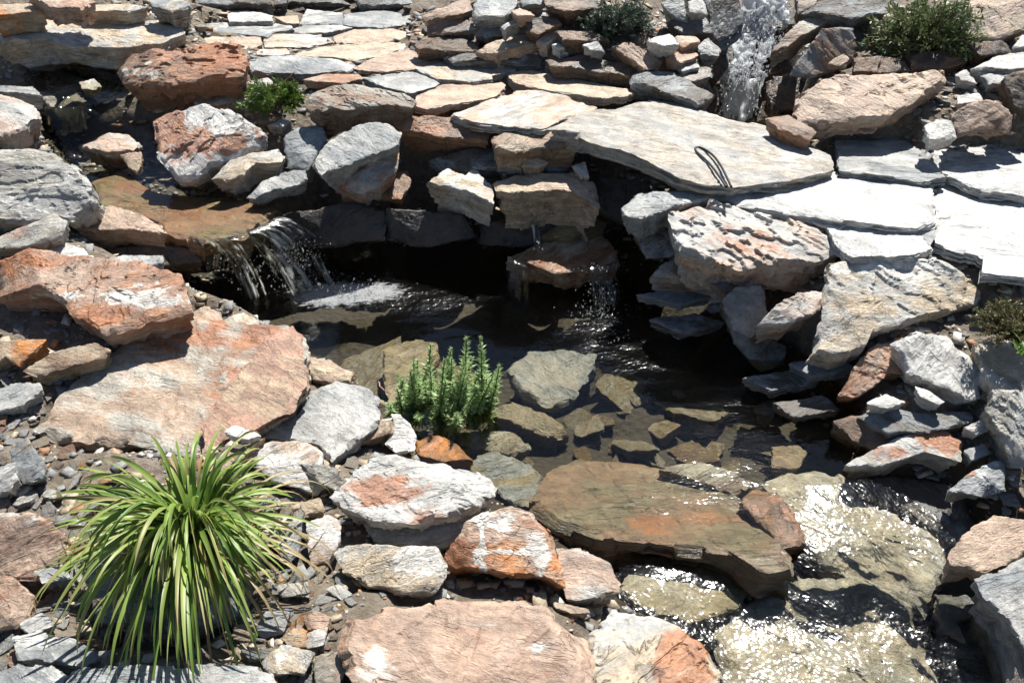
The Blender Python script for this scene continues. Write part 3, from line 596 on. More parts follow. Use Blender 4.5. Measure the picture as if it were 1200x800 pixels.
rock('boulder', 'rust brown block with a grey top at the left edge', [(-14,600),(35,599),(55,610),(78,628),(82,650),(55,678),(20,682),(-14,672)], .20, .8, .12, RU, P, .3, .1, grp=gL, patches=[(20,606,40,8,'p',.4)])
rock('boulder', 'pink lumpy rock at the left edge below the rust brown block', [(-14,672),(18,675),(38,695),(33,722),(15,735),(-14,737)], .18, .5, .10, P, RU, .2, .2, grp=gL, relief=1.2)
rock('rock', 'smooth grey flat stone at the left edge', [(-12,456),(20,448),(46,447),(49,456),(25,476),(-12,484)], .19, .3, .06, LG, G, 0, 0, grp=gL, facets=0)
rock('rock', 'orange tan stone at the left edge under the rusty boulder', [(-12,401),(20,398),(55,397),(41,412),(20,427),(5,418),(-12,427)], .24, .4, .06, T, O, .3, .1, grp=gL)
rock('rock', 'long ochre stone lying in front of the rusty boulder', [(24,431),(60,412),(110,400),(129,408),(120,418),(85,429),(40,438)], .23, .3, .06, T, BR, .25, 0, grp=gL, ang=.3)
rock('rock', 'tan and grey upright stone left of the grass clump', [(10,528),(30,510),(41,525),(52,545),(49,560),(26,566),(18,548)], .20, .5, .07, T, G, .1, .05, grp=gL)
rock('rock', 'blue grey stone at the left edge beside the upright stone', [(-12,552),(18,541),(21,560),(10,574),(-12,577)], .20, .4, .06, G, LG, 0, 0, grp=gL)
rock('rock', 'pink and white stone above the grass clump right side', [(282,532),(310,515),(360,516),(378,525),(376,545),(350,546),(300,544)], .15, .3, .06, PP, W, .1, .25, grp=gL)
rock('rock', 'white broken stone right of the grass clump', [(296,546),(345,544),(370,551),(386,561),(370,576),(350,571),(318,563)], .13, .5, .05, W, LG, 0, .4, grp=gL)
rock('rock', 'ribbed grey stone leaning against the white boulder', [(350,541),(385,545),(403,560),(396,575),(376,566)], .14, .5, .05, LG, GT, 0, .2, grp=gL, relief=1.2)
rock('rock', 'white stone crossed by leaf shadows right of the grass clump', [(306,615),(335,605),(353,605),(351,645),(340,658),(318,640)], .14, .6, .07, W, G, 0, .3, grp=gL)
rock('rock', 'pale pink block next to the leaf shadowed white stone', [(358,612),(385,602),(399,610),(396,640),(385,662),(364,660)], .13, .5, .08, W, P, .05, .25, grp=gL)
rock('rock', 'small rust stone above the pale pink block', [(350,590),(375,582),(381,597),(358,603)], .13, .4, .05, T, RU, .25, .1, grp=gL)
rock('rock', 'thin rust red splinter between flat slab and grass clump', [(242,552),(266,530),(311,512),(295,529),(260,552)], .16, .3, .04, RU, P, .2, 0, grp=gL, facets=0)
rock('rock', 'bright white chip lying on the large flat slab', [(262,503),(275,497),(306,508),(291,515),(272,511)], .20, .2, .03, (.75,.74,.72), W, 0, .5, grp=gL)
rock('boulder', 'dark grey boulder underneath the grass clump', [(90,660),(140,615),(210,600),(270,608),(300,640),(286,710),(200,748),(115,728)], .19, .3, .14, D, G, 0, 0, grp=gL)
rock('rock', 'orange wedge stone in the rubble left of the foreground slab', [(328,748),(345,735),(360,737),(359,757),(345,761)], .145, .5, .05, O, T, .4, 0, grp=gL)
rock('rock', 'rust red stone in the rubble touching the orange wedge', [(354,724),(370,715),(388,722),(383,736),(360,737)], .145, .4, .05, RU, P, .3, .1, grp=gL)
rock('rock', 'white speckled stone right of the orange wedge', [(358,741),(384,733),(379,756),(359,759)], .14, .5, .05, W, T, .1, .3, grp=gL)
rock('rock', 'grey plate stone in the rubble left of the rust red stone', [(296,741),(310,715),(341,711),(331,741),(312,747)], .14, .3, .04, LG, G, 0, .1, grp=gL)
rock('rock', 'slate blue plate stone under the leaf tips of the clump', [(323,685),(360,680),(363,698),(328,699)], .13, .3, .04, G, GT, 0, 0, grp=gL)
rock('rock', 'greenish grey plate stone left of the cream banded stone', [(381,690),(396,681),(414,696),(400,703)], .115, .3, .04, LG, GT, 0, 0, grp=gL)
rock('rock', 'ochre speckled plate stone at the bottom of the rubble', [(303,772),(330,754),(368,760),(356,787),(315,790)], .15, .3, .06, T, LG, .25, .2, grp=gL)
rock('rock', 'grey brown stone squeezed against the left side of the foreground slab', [(368,768),(390,762),(406,780),(398,802),(370,802)], .13, .4, .07, GT, BR, .1, 0, grp=gL)
gS = 'dark flat stones in the lower left corner'
for lb, pp in (('dark slate plate lying flat below the rust brown block', [(40,668),(75,660),(84,676),(50,684)]), ('dark slate plate with leaf shadows in the lower left corner', [(14,745),(50,738),(90,760),(60,776),(20,772)]), ('blue black slate plate under the drooping leaves', [(50,752),(80,744),(118,768),(96,782),(60,772)]), ('striped slate plate at the bottom left above the green slab', [(18,775),(60,778),(82,790),(60,850),(-12,850),(-12,790)]), ('grey slate plate just below the pink lumpy rock', [(20,730),(48,716),(66,730),(36,746)])):
    rock('rock', lb, pp, .175, .1, .05, G, LG, 0, .05, grp=gS, facets=0)
# ---------------- under water
gU = 'stones under the water of the pool'
def sub(label, pts, z, sy=.05, th=.1, c1=L, c2=GT, rust=0., pale=0., wet=.45, **kw):
    return rock('rock', label, pts, z, sy, th, c1, c2, rust, pale, wet, grp=gU, **kw)
sub('large olive and rust slab just below the surface at the pool rim', [(618,592),(640,550),(682,535),(740,540),(800,552),(858,577),(900,610),(926,641),(930,662),(900,669),(862,649),(800,641),(740,633),(690,626),(650,611)], -0.024, -.15, .10, (.215,.135,.08), (.175,.145,.09), .28, .0, .3, facets=0, relief=.45, res=1.3, ang=0, chip=.7, patches=[(800,610,60,10,'r',.5),(870,652,50,9,'p',.4)])
sub('olive slab with a pale vein under shallow water by the white boulder', [(540,540),(580,527),(625,544),(636,556),(626,592),(600,590),(560,562)], -.05, .1, .08, L, G, 0, 0, .3, facets=0)
sub('orange brown wet stone at the shore beside the quartz stone', [(486,512),(505,505),(530,514),(556,536),(520,540),(490,532)], .0, .05, .1, RU, O, .25, 0, .35)
sub('small olive sunken rock in front of the water plant', [(528,512),(570,502),(602,505),(623,525),(600,533),(555,522)], -.07, .2, .09, L, GT, facets=3, relief=1.1)
sub('slanted olive sunken slab right of the water plant', [(572,482),(600,470),(642,485),(670,506),(655,512),(618,502)], -.08, .2, .1, L, GT, facets=2)
sub('round grey sunken boulder in the middle of the pool', [(592,432),(618,412),(660,408),(700,414),(698,440),(672,466),(640,473),(608,456)], -.10, .1, .14, GT, G, 0, .05, .35, facets=1)
sub('brown square sunken stone behind the water plant', [(449,410),(475,397),(512,398),(516,420),(492,450),(456,470),(447,440)], -.03, .1, .12, T, L, .1, 0, .3, facets=1)
sub('pale tan sunken boulder where the pool spills into the lower stream', [(893,561),(950,544),(985,554),(1010,585),(1060,605),(1112,640),(1116,665),(1092,692),(1086,722),(1040,694),(962,662),(930,612)], -.085, .26, .14, (.37,.32,.245), (.31,.295,.26), .0, .1, .0, facets=2, relief=.8)
sub('broad tan boulder under the sparkling rapids', [(838,744),(862,706),(915,674),(1000,672),(1072,706),(1106,760),(1120,850),(845,850)], -.118, .13, .12, (.37,.32,.245), (.31,.295,.26), .05, .1, .0, facets=2, relief=.9)
sub('olive flat stone awash below the big rim slab', [(722,690),(745,665),(790,655),(850,667),(877,690),(866,711),(810,729),(758,716)], -.085, .08, .09, L, GT, 0, .05, .2, facets=0)
sub('brown wet rock at the right end of the rim slab', [(866,586),(888,562),(912,570),(932,600),(947,634),(916,641),(888,611)], .0, .15, .1, BR, RU, .15, .05, .3, relief=1.0)
sub('brown ripple covered rock in the outlet of the pool', [(770,548),(820,540),(862,552),(884,566),(862,578),(806,560)], -.03, .0, .08, BR, GT, 0, .1, .3)
sub('pale green sunken stone close to the dark right bank', [(884,474),(906,466),(914,472),(906,488),(886,482)], -.06, .2, .07, LG, L, 0, 0, .2)
sub('little rust tinted rock at the far right of the pool floor', [(905,520),(935,516),(946,530),(936,548),(905,548)], -.05, .2, .07, BR, L, .1, 0, .3)

gD = 'dark wet rocks around the right waterfall'
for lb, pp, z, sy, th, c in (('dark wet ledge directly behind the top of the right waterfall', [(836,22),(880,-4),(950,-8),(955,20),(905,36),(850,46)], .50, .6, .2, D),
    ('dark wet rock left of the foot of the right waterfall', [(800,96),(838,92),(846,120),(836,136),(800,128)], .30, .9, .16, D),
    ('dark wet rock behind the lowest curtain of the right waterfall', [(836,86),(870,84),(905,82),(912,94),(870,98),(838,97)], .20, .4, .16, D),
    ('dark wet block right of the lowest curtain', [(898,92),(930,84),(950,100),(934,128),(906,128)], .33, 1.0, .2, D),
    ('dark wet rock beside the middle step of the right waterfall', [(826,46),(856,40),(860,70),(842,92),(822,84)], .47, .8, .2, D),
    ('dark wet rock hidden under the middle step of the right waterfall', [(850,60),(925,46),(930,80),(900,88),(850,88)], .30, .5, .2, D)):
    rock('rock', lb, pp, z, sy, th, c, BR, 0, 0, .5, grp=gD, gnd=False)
gE = 'cave blocks with shade put into their colour'
for lb, pp, z in (('block painted dark as the cave shade, below the large grey oval', [(330,250),(400,238),(450,246),(452,280),(390,290),(336,286)], .16), ('block painted dark as the cave shade, below the white topped stone', [(452,244),(540,250),(560,276),(500,290),(452,280)], .15), ('block painted dark as the cave shade behind the wet orange rock', [(560,258),(640,262),(700,262),(690,284),(600,290),(560,284)], .12), ('block painted dark as the cave shade under the left end of the bridge slab', [(700,200),(760,214),(770,240),(730,262),(700,250)], .24)):
    rock('rock', lb, pp, z, 1.4, .16, D, (.06,.052,.045), 0, 0, .3, grp=gE, gnd=False)  # near-black colours stand in for the shade inside the cave
rock('rock', 'brown block with recess shade put into its colour under the pink tan slab at the left stream', [(120,290),(190,286),(232,292),(236,306),(190,312),(130,308)], .17, .8, .12, BR, D, .05, .1, .2, grp=gL, gnd=False)  # darkened colour stands in for the black recess under the slab
rock('rock', 'small peach stone where the flat slab meets the dark pool', [(218,366),(240,358),(258,364),(262,376),(232,380)], .12, .2, .06, T, P, .1, .1, grp=gL, gnd=False)
rock('rock', 'small cream stone at the dark pool edge behind the flat slab', [(258,370),(285,366),(304,374),(300,384),(266,382)], .10, .2, .06, LG, T, 0, .2, grp=gL, gnd=False)

gF = 'dark stones along the top edge'
for lb, pp, z in (('flat stone painted shadow dark at the top edge behind the square paving stone', [(335,-9),(400,-11),(410,1),(360,4),(335,2)], .50), ('stone painted shadow dark at the top edge behind the pale paving stone', [(412,-9),(480,-9),(486,5),(420,5)], .51), ('stone painted shadow dark at the top edge left of the path', [(225,-9),(290,-11),(320,0),(262,5),(230,4)], .54), ('stone painted shadow dark at the top edge above the white paving stone', [(322,-12),(338,-12),(336,4),(320,5)], .52)):
    rock('rock', lb, pp, z, .4, .06, D, G, .0, 0, grp=gF)  # dark colour puts the shadow along the top edge into these stones
for lb, pp, z in (('added slab with leafy bush shade put into its colour, left part', [(1000,66),(1060,62),(1070,80),(1040,86),(1000,84)], .57), ('added slab with leafy bush shade put into its colour, right part', [(1062,60),(1136,58),(1134,74),(1110,80),(1070,80)], .57), ('brown grey stone between leafy bush and white flat stone', [(1136,50),(1180,46),(1190,60),(1150,66)], .62)):
    rock('rock', lb, pp, z, .7, .1, D, BR, .05, 0, grp=gF)  # bush slabs are added, the shade under the bush painted as dark colour
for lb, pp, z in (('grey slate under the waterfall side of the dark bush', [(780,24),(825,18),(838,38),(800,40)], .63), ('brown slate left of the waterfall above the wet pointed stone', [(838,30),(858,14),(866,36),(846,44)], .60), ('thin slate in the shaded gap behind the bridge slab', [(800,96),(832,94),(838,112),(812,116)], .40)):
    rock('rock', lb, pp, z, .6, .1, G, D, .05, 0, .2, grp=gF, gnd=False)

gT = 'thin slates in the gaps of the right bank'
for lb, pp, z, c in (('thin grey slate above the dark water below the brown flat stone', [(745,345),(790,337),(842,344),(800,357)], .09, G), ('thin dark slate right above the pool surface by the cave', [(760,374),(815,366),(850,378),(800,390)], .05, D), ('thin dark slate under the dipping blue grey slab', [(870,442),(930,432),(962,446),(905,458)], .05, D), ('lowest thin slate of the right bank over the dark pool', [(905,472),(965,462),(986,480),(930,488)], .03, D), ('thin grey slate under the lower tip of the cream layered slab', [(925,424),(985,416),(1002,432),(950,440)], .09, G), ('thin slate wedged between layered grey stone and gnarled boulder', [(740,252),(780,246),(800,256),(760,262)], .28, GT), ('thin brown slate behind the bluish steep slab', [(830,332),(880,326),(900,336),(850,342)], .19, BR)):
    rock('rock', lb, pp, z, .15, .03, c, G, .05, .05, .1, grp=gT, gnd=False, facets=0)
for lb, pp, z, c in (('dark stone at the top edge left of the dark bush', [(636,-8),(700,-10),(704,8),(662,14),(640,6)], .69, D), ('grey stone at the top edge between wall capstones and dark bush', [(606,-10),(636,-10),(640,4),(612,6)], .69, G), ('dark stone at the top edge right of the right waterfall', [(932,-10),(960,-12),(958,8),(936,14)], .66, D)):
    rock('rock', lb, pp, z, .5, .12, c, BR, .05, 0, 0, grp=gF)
# ================================================================== GROUND
for q in [(420,340,-.25),(520,330,-.28),(620,335,-.22),(700,350,-.22),(800,400,-.25),(480,400,-.22),(600,420,-.24),(700,450,-.2),(850,480,-.18),(520,480,-.15),(640,500,-.15),(760,520,-.12),(880,530,-.12),(560,530,-.13),
          (300,330,-.15),(270,312,-.1),(450,310,-.2),(560,300,-.18),(950,560,-.16),(800,650,-.25),(760,690,-.26),(900,690,-.3),(980,640,-.24),(1050,700,-.28),(950,760,-.36),(1050,790,-.38),(870,790,-.34),(1130,720,-.28),(1150,780,-.32),(1100,600,-.12),
          (820,500,-.10),(720,490,-.12),(660,300,-.2),(760,340,-.2),(850,420,-.2),
          (60,80,.36),(110,100,.36),(70,125,.35),(80,150,.23),(130,185,.22),(150,212,.2),(220,180,.25),(70,160,.22),(20,140,.3),(880,122,.1),(860,110,.14),(890,60,.38),(900,20,.46),(860,75,.36)]:
    c = at(*q); CTRL.append((c[0], c[1], q[2]))
for X in np.arange(-.45, .95, .15):
    CTRL.append((X, 3.27, -.12)); CTRL.append((X, 3.62, .34))
for X, Y, Z in [(-4,1,.3),(-4,3,.5),(-4,6,.9),(-2,6,.9),(0,6,.9),(2,6,.95),(4,6,1),(4,3,.5),(4,1,.3),(2.5,.6,.1),(0,.4,.05),(-2.5,.6,.15),(-1,.6,.12),(1,.5,-.2),(2.2,1.4,.1),(-2,1.5,.2),(2.4,2.5,.3),(-2.6,3,.4),(0,4.8,.7),(1,4.8,.72),(-1.5,5,.75),(2,4.8,.75),(-2.6,4.5,.7)]:
    CTRL.append((X, Y, Z))
CT = np.array(CTRL)
lam = 0.035
DM = np.linalg.norm(CT[:, None, :2]-CT[None, :, :2], axis=2)
Amat = np.block([[-DM+np.eye(len(CT))*lam, np.ones((len(CT), 1))], [np.ones((1, len(CT))), np.zeros((1, 1))]])
sol = np.linalg.solve(Amat, np.concatenate([CT[:, 2], [0]]))
def rbf(P):
    out = np.zeros(len(P))
    for s in range(0, len(P), 20000):
        d = np.linalg.norm(P[s:s+20000, None, :]-CT[None, :, :2], axis=2); out[s:s+20000] = -d@sol[:-1]+sol[-1]
    return out
core = lambda a, b, st: np.arange(a, b, st)
gx = np.concatenate([[-40, -25, -15, -9, -6, -4.5], core(-3.6, 3.6, .03), [4.5, 6, 9, 15, 25, 40]])
gy = np.concatenate([[-30, -18, -9, -4, -2, -.8, .2], core(.9, 5.4, .03), [6, 7, 9, 13, 20, 32, 50]])
XX, YY = np.meshgrid(gx, gy); PG = np.stack([XX.ravel(), YY.ravel()], 1)
ZG = np.clip(rbf(np.clip(PG, [-4.2, .3], [4.2, 6.2])), -.42, 1.1)
q3 = np.hstack([PG, np.zeros((len(PG), 1))])
ZG = ZG+.018*fbm(q3*9, 4, 3)+.03*fbm(q3*2.2, 3, 8)
def lower(poly, z, zmax, soft=0.0):
    Q = np.array([at(x, y, z)[:2] for x, y in poly]); m = inpoly(PG[:, 0], PG[:, 1], Q)
    ZG[m] = np.minimum(ZG[m], zmax+.03*fbm(np.hstack([PG[m]*11, np.zeros((m.sum(), 1))]), 3, 5))
lower([(205,352),(240,312),(320,292),(420,280),(600,277),(740,288),(830,328),(920,400),(985,455),(1010,520),(960,560),(880,560),(780,530),(620,530),(540,520),(480,480),(440,440),(370,410),(300,375)], 0, -.13)
lower([(240,318),(320,290),(420,278),(600,275),(740,286),(835,330),(800,380),(600,350),(430,355),(330,352)], 0, -.26)
lower([(38,66),(142,70),(134,108),(45,112)], .45, .37)
lower([(58,150),(180,158),(250,214),(230,235),(110,232)], .28, .20)
lower([(130,316),(240,290),(305,290),(330,330),(300,376),(225,366)], 0, -.08)
lower([(295,300),(320,240),(400,226),(460,236),(700,240),(770,262),(780,300),(600,320),(420,320)], .12, -.2)
lower([(820,152),(915,152),(925,95),(905,80),(826,92)], .15, .08)
lower([(838,98),(930,98),(950,28),(845,40)], .36, .31)
lower([(848,50),(955,40),(955,-40),(848,-40)], .45, .42)
def lowerw(x0, x1, y0, y1, zm):
    m = (PG[:, 0] > x0) & (PG[:, 0] < x1) & (PG[:, 1] > y0) & (PG[:, 1] < y1); ZG[m] = np.minimum(ZG[m], zm)
lowerw(.70, 1.12, 3.45, 3.98, .06); lowerw(.74, 1.14, 3.98, 4.25, .24); lowerw(.8, 1.2, 4.25, 4.6, .36)
lower([(690,170),(770,200),(840,224),(900,170),(860,130),(760,140)], .3, .12)
for (xy, c, n, th, g) in FOOT:
    bb = (PG[:, 0] > xy[:, 0].min()-.02) & (PG[:, 0] < xy[:, 0].max()+.02) & (PG[:, 1] > xy[:, 1].min()-.02) & (PG[:, 1] < xy[:, 1].max()+.02)
    ix = np.where(bb)[0]
    if not len(ix): continue
    ins = inpoly(PG[ix, 0], PG[ix, 1], xy); ix = ix[ins]
    cap = c[2]-(n[0]*(PG[ix, 0]-c[0])+n[1]*(PG[ix, 1]-c[1]))/n[2] - th*(.6 if g else 1.5)
    ZG[ix] = np.minimum(ZG[ix], cap)
nx, ny = len(gx), len(gy)
for _ in range(3):
    Zg = ZG.reshape(ny, nx); Zb = Zg.copy()
    Zb[1:-1, 1:-1] = (Zg[:-2, 1:-1]+Zg[2:, 1:-1]+Zg[1:-1, :-2]+Zg[1:-1, 2:]+Zg[:-2, :-2]+Zg[2:, 2:]+Zg[:-2, 2:]+Zg[2:, :-2])/8
    ZG = np.minimum(ZG, Zb.ravel()+.008)
ii = np.arange(nx*ny).reshape(ny, nx)
qd = np.stack([ii[:-1, :-1].ravel(), ii[:-1, 1:].ravel(), ii[1:, 1:].ravel(), ii[1:, :-1].ravel()], 1)
gme = mesh_from('ground', np.hstack([PG, ZG[:, None]]), qd)
pX, pY = to_px(np.hstack([PG, ZG[:, None]]))
wetv = sst(.03, -.05, ZG)*((PG[:, 1] > .8) & (PG[:, 1] < 3.8))
wetv = np.maximum(wetv, inpoly(pX, pY, [(30,70),(140,80),(130,150),(180,200),(330,240),(280,280),(100,230),(40,160)])*.8)
vattr(gme, 'wet', wetv)
tag(link('ground', gme, GROUND), kind='structure')
ZZ = ZG.reshape(ny, nx)
def terr(x, y):
    i = int(np.clip(np.searchsorted(gx, x)-1, 0, nx-2)); j = int(np.clip(np.searchsorted(gy, y)-1, 0, ny-2))
    a = (x-gx[i])/(gx[i+1]-gx[i]); b = (y-gy[j])/(gy[j+1]-gy[j])
    return (ZZ[j, i]*(1-a)+ZZ[j, i+1]*a)*(1-b)+(ZZ[j+1, i]*(1-a)+ZZ[j+1, i+1]*a)*b
def on_ground(px, py, z=.2):
    for _ in range(6):
        c = at(px, py, z); z = .5*z+.5*terr(c[0], c[1])
    return np.array([c[0], c[1], terr(c[0], c[1])])

# ================================================================== WATER
def sheet(name, poly, ctrl, step, wave, foam, flow=(1, 0), stretch=1., disp=.002, exclude=None, obj=True):
    """heightfield of water over a traced region; ctrl: (px, py, z) heights"""
    PW = np.array([at(*p) for p in poly]); x0, y0 = PW[:, :2].min(0); x1, y1 = PW[:, :2].max(0)
    xs = np.arange(math.floor(x0/step)*step, x1+step, step); ys = np.arange(math.floor(y0/step)*step, y1+step, step)
    A, B = np.meshgrid(xs, ys); P = np.stack([A.ravel(), B.ravel()], 1)
    C = np.array([at(*c) for c in ctrl])
    if len(C) > 1 and np.ptp(C[:, 2]) > 1e-6:
        d = np.linalg.norm(C[:, None, :2]-C[None, :, :2], axis=2)
        so = np.linalg.solve(np.block([[-d+np.eye(len(C))*.004, np.ones((len(C), 1))], [np.ones((1, len(C))), np.zeros((1, 1))]]), np.concatenate([C[:, 2], [0]]))
        z = -np.linalg.norm(P[:, None, :]-C[None, :, :2], axis=2)@so[:-1]+so[-1]
    else: z = np.full(len(P), C[0, 2])
    W3 = np.hstack([P, z[:, None]]); X, Y = to_px(W3)
    ca, sa = flow; f = np.stack([(P[:, 0]*ca+P[:, 1]*sa)/stretch, -P[:, 0]*sa+P[:, 1]*ca, z*.5], 1)
    wv = wave(X, Y); fo = foam(X, Y)
    W3[:, 2] += disp*fbm(f*26, 3, 5)*np.clip(wv/.002, .1, 2.5)
    nxx = len(xs); id_ = np.arange(len(P)).reshape(len(ys), nxx)
    cxm = (P[id_[:-1, :-1]]+P[id_[1:, 1:]])/2
    ok = inpoly(cxm[..., 0], cxm[..., 1], PW[:, :2])
    if exclude is not None: ok &= ~inpoly(cxm[..., 0], cxm[..., 1], exclude)
    q = np.stack([id_[:-1, :-1][ok], id_[:-1, 1:][ok], id_[1:, 1:][ok], id_[1:, :-1][ok]], 1)
    use = np.unique(q); mp = np.zeros(len(P), int); mp[use] = np.arange(len(use))
    me = mesh_from(name, W3[use], mp[q])
    vattr(me, 'fuv', f[use], 'FLOAT_VECTOR'); vattr(me, 'fst', np.tile([stretch*.75, 1, 1], (len(use), 1)), 'FLOAT_VECTOR'); vattr(me, 'wave', wv[use]); vattr(me, 'foam', fo[use])
    o = link(name, me, WATER); tag(o, kind='structure'); return PW[:, :2]
def blob(X, Y, cx, cy, rx, ry): return np.exp(-(((X-cx)/rx)**2+((Y-cy)/ry)**2))
pool = [(p[0], p[1], 0) for p in [(130,340),(150,315),(240,300),(320,296),(420,282),(600,278),(740,290),(830,330),(920,400),(1000,450),(1030,520),(1020,562),(960,568),(900,570),(908,600),(906,640),(885,650),(850,641),(800,634),(740,626),(690,619),(650,606),(600,604),(540,570),(480,545),(440,520),(400,470),(350,430),(300,385)]]
PP_ = sheet('pool_water', pool, [(600, 400, 0)], .012,
      lambda X, Y: .0008+.0048*blob(X, Y, 400, 345, 110, 28)+.0040*blob(X, Y, 510, 352, 70, 18)+.0048*blob(X, Y, 705, 388, 55, 30)+.0022*blob(X, Y, 750, 428, 50, 22)+.0016*blob(X, Y, 850, 478, 50, 22)+.0010*blob(X, Y, 760, 590, 120, 40)+.0022*blob(X, Y, 850, 545, 90, 45),
      lambda X, Y: .80*blob(X, Y, 402, 344, 62, 18)+.45*blob(X, Y, 455, 340, 42, 12)+.30*blob(X, Y, 360, 352, 60, 18)+.25*blob(X, Y, 700, 380, 28, 14), (1, .1), 1.8, .002)
rap = [(900,570,0),(960,568,0),(1020,562,0),(1080,590,-0.019),(1130,650,-0.058),(1150,700,-0.082),(1160,760,-0.096),(1180,850,-0.125),(830,850,-0.144),(810,760,-0.106),(735,735,-0.073),(715,690,-0.063),(735,640,-0.063),(860,650,-0.063),(910,660,-0.067),(915,640,-0.039),(910,600,-0.007)]
sheet('rapids_water', rap, [(900,570,0),(960,568,0),(1020,562,0),(1000,600,-0.013),(960,620,-0.029),(1060,640,-0.042),(1090,640,-0.038),(1000,660,-0.043),(950,655,-0.043),(1080,700,-0.073),(1020,700,-0.082),(900,690,-0.079),(850,690,-0.073),(760,690,-0.060),(730,640,-0.063),(900,660,-0.070),(860,720,-0.092),(950,720,-0.094),(1050,740,-0.101),(1100,760,-0.106),(1150,740,-0.096),(900,790,-0.113),(1000,790,-0.113),(850,850,-0.130),(1080,850,-0.135),(1160,830,-0.125)], .010,
      lambda X, Y: .0034+.0028*blob(X, Y, 960, 740, 150, 90)+.0045*blob(X, Y, 1070, 625, 60, 36)+.003*blob(X, Y, 940, 630, 40, 30)-.0024*blob(X, Y, 790, 690, 70, 40)-.0015*blob(X, Y, 960, 575, 60, 20),
      lambda X, Y: .30*blob(X, Y, 960, 740, 120, 75)+.12*blob(X, Y, 1060, 620, 60, 30), (.75, -.66), 1.8, .0018, exclude=PP_)
up = [(30,62,.465),(145,66,.465),(150,100,.46),(112,112,.45),(110,150,.34),(175,160,.31),(230,210,.275),(345,236,.255),(318,262,.245),(284,282,.235),(238,287,.235),(180,268,.26),(110,230,.28),(60,160,.31),(40,128,.42),(20,100,.45)]
sheet('upper_stream_water', up, [(60,80,.452),(120,85,.45),(70,110,.445),(95,112,.44),(60,124,.43),(100,126,.425),(55,148,.325),(95,150,.32),(130,170,.305),(100,185,.295),(150,200,.28),(150,230,.268),(220,235,.262),(200,262,.255),(270,250,.252),(310,250,.248),(250,278,.243),(325,238,.25)], .012,
      lambda X, Y: .0010+.0035*blob(X, Y, 280, 260, 50, 24)+.002*blob(X, Y, 90, 140, 40, 20), lambda X, Y: .33*blob(X, Y, 285, 268, 40, 14)+.28*blob(X, Y, 108, 140, 10, 16), (.8, -.6), 2.2, .002)
def ribbon(name, label, top, bot, na, nl, foam, wave=.009, pw=1.7, thick=.006, bulge=.012, chaos=0., holes=.22, seed=0):
    Tp = np.array([at(*p) for p in top]); Bp = np.array([at(*p) for p in bot])
    def lerp(A, s):
        x = s*(len(A)-1); i = np.clip(np.floor(x).astype(int), 0, len(A)-2); f = (x-i)[:, None]; return A[i]*(1-f)+A[i+1]*f
    s = np.linspace(0, 1, na); t = np.linspace(0, 1, nl); SS, TT = np.meshgrid(s, t); SS = SS.ravel(); TT = TT.ravel()
    a, b = lerp(Tp, SS), lerp(Bp, SS)
    V = np.zeros((len(SS), 3)); V[:, :2] = a[:, :2]+(b-a)[:, :2]*(TT[:, None]**.8); V[:, 2] = a[:, 2]+(b-a)[:, 2]*TT**pw
    wd = np.linalg.norm(Tp[-1]-Tp[0]); ln = np.linalg.norm(b-a, axis=1).mean()
    q = np.stack([SS*wd*60, TT*ln*7, np.full(len(SS), seed*3.3)], 1)
    d = fbm(q, 3, 21+seed)*bulge*(.3+.7*TT)
    dirn = np.array([.1, -.75, .6]); V += d[:, None]*dirn
    V[:, 0] += .012*fbm(q*np.array([.4, 1, 1]), 2, 31+seed)*TT
    if chaos: V += np.stack([fbm(V*24+a, 3, 61+seed+a) for a in range(3)], 1)*chaos*(.2+.8*TT[:, None])
    id_ = np.arange(na*nl).reshape(nl, na)
    # torn edge and gaps between strands
    dens = fbm(np.stack([SS*wd*45, TT*ln*4, np.full(len(SS), seed*7.7)], 1), 3, 41+seed).reshape(nl, na)
    edgef = np.minimum(SS, 1-SS).reshape(nl, na)
    hole = np.clip(holes-.9*dens.ravel()+.30*TT**1.5, .07, 1)+.8*sst(.10, .0, edgef.ravel())+.25*sst(.97, 1., TT)
    qd = np.stack([id_[:-1, :-1].ravel(), id_[1:, :-1].ravel(), id_[1:, 1:].ravel(), id_[:-1, 1:].ravel()], 1)
    use = np.arange(na*nl); mp = use
    me = mesh_from(name, V[use], mp[qd])
    vattr(me, 'fuv', np.stack([SS*wd*1.6, TT*ln*.22, np.full(len(SS), seed*.7)], 1)[use], 'FLOAT_VECTOR')
    fo = foam*(.9+.6*dens.ravel()); vattr(me, 'foam', np.clip(fo, 0, 1)[use]); vattr(me, 'wave', np.full(len(use), wave)); vattr(me, 'hole', hole); vattr(me, 'fst', np.ones((len(use), 3)), 'FLOAT_VECTOR')
    o = link(name, me, WATER)
    md = o.modifiers.new('thickness', 'SOLIDIFY'); md.thickness = thick; md.offset = 0
    tag(o, label, 'waterfall'); return o
ribbon('waterfall', 'left waterfall sliding off the rusty stream bed slab into the pool', [(268,281,.243),(288,275,.244),(308,265,.245),(327,254,.247)], [(328,348,-.01),(354,345,-.01),(382,339,-.01),(412,328,-.01)], 110, 70, .50, .013, holes=.36, bulge=.018)
ribbon('water_trickle', 'thin trickle of water falling left of the left waterfall', [(236,283,.24),(250,281,.243),(266,280,.243)], [(285,350,-.01),(300,350,-.01),(318,347,-.01)], 60, 60, .55, .009, seed=2)
ribbon('waterfall', 'top step of the right waterfall, foaming under the upper edge of the picture', [(862,-12,.63),(895,-14,.63),(930,-14,.64)], [(868,52,.45),(888,48,.46),(925,32,.50)], 80, 70, 1., .009, pw=1.3, seed=3, bulge=.05, chaos=.05, holes=.06)
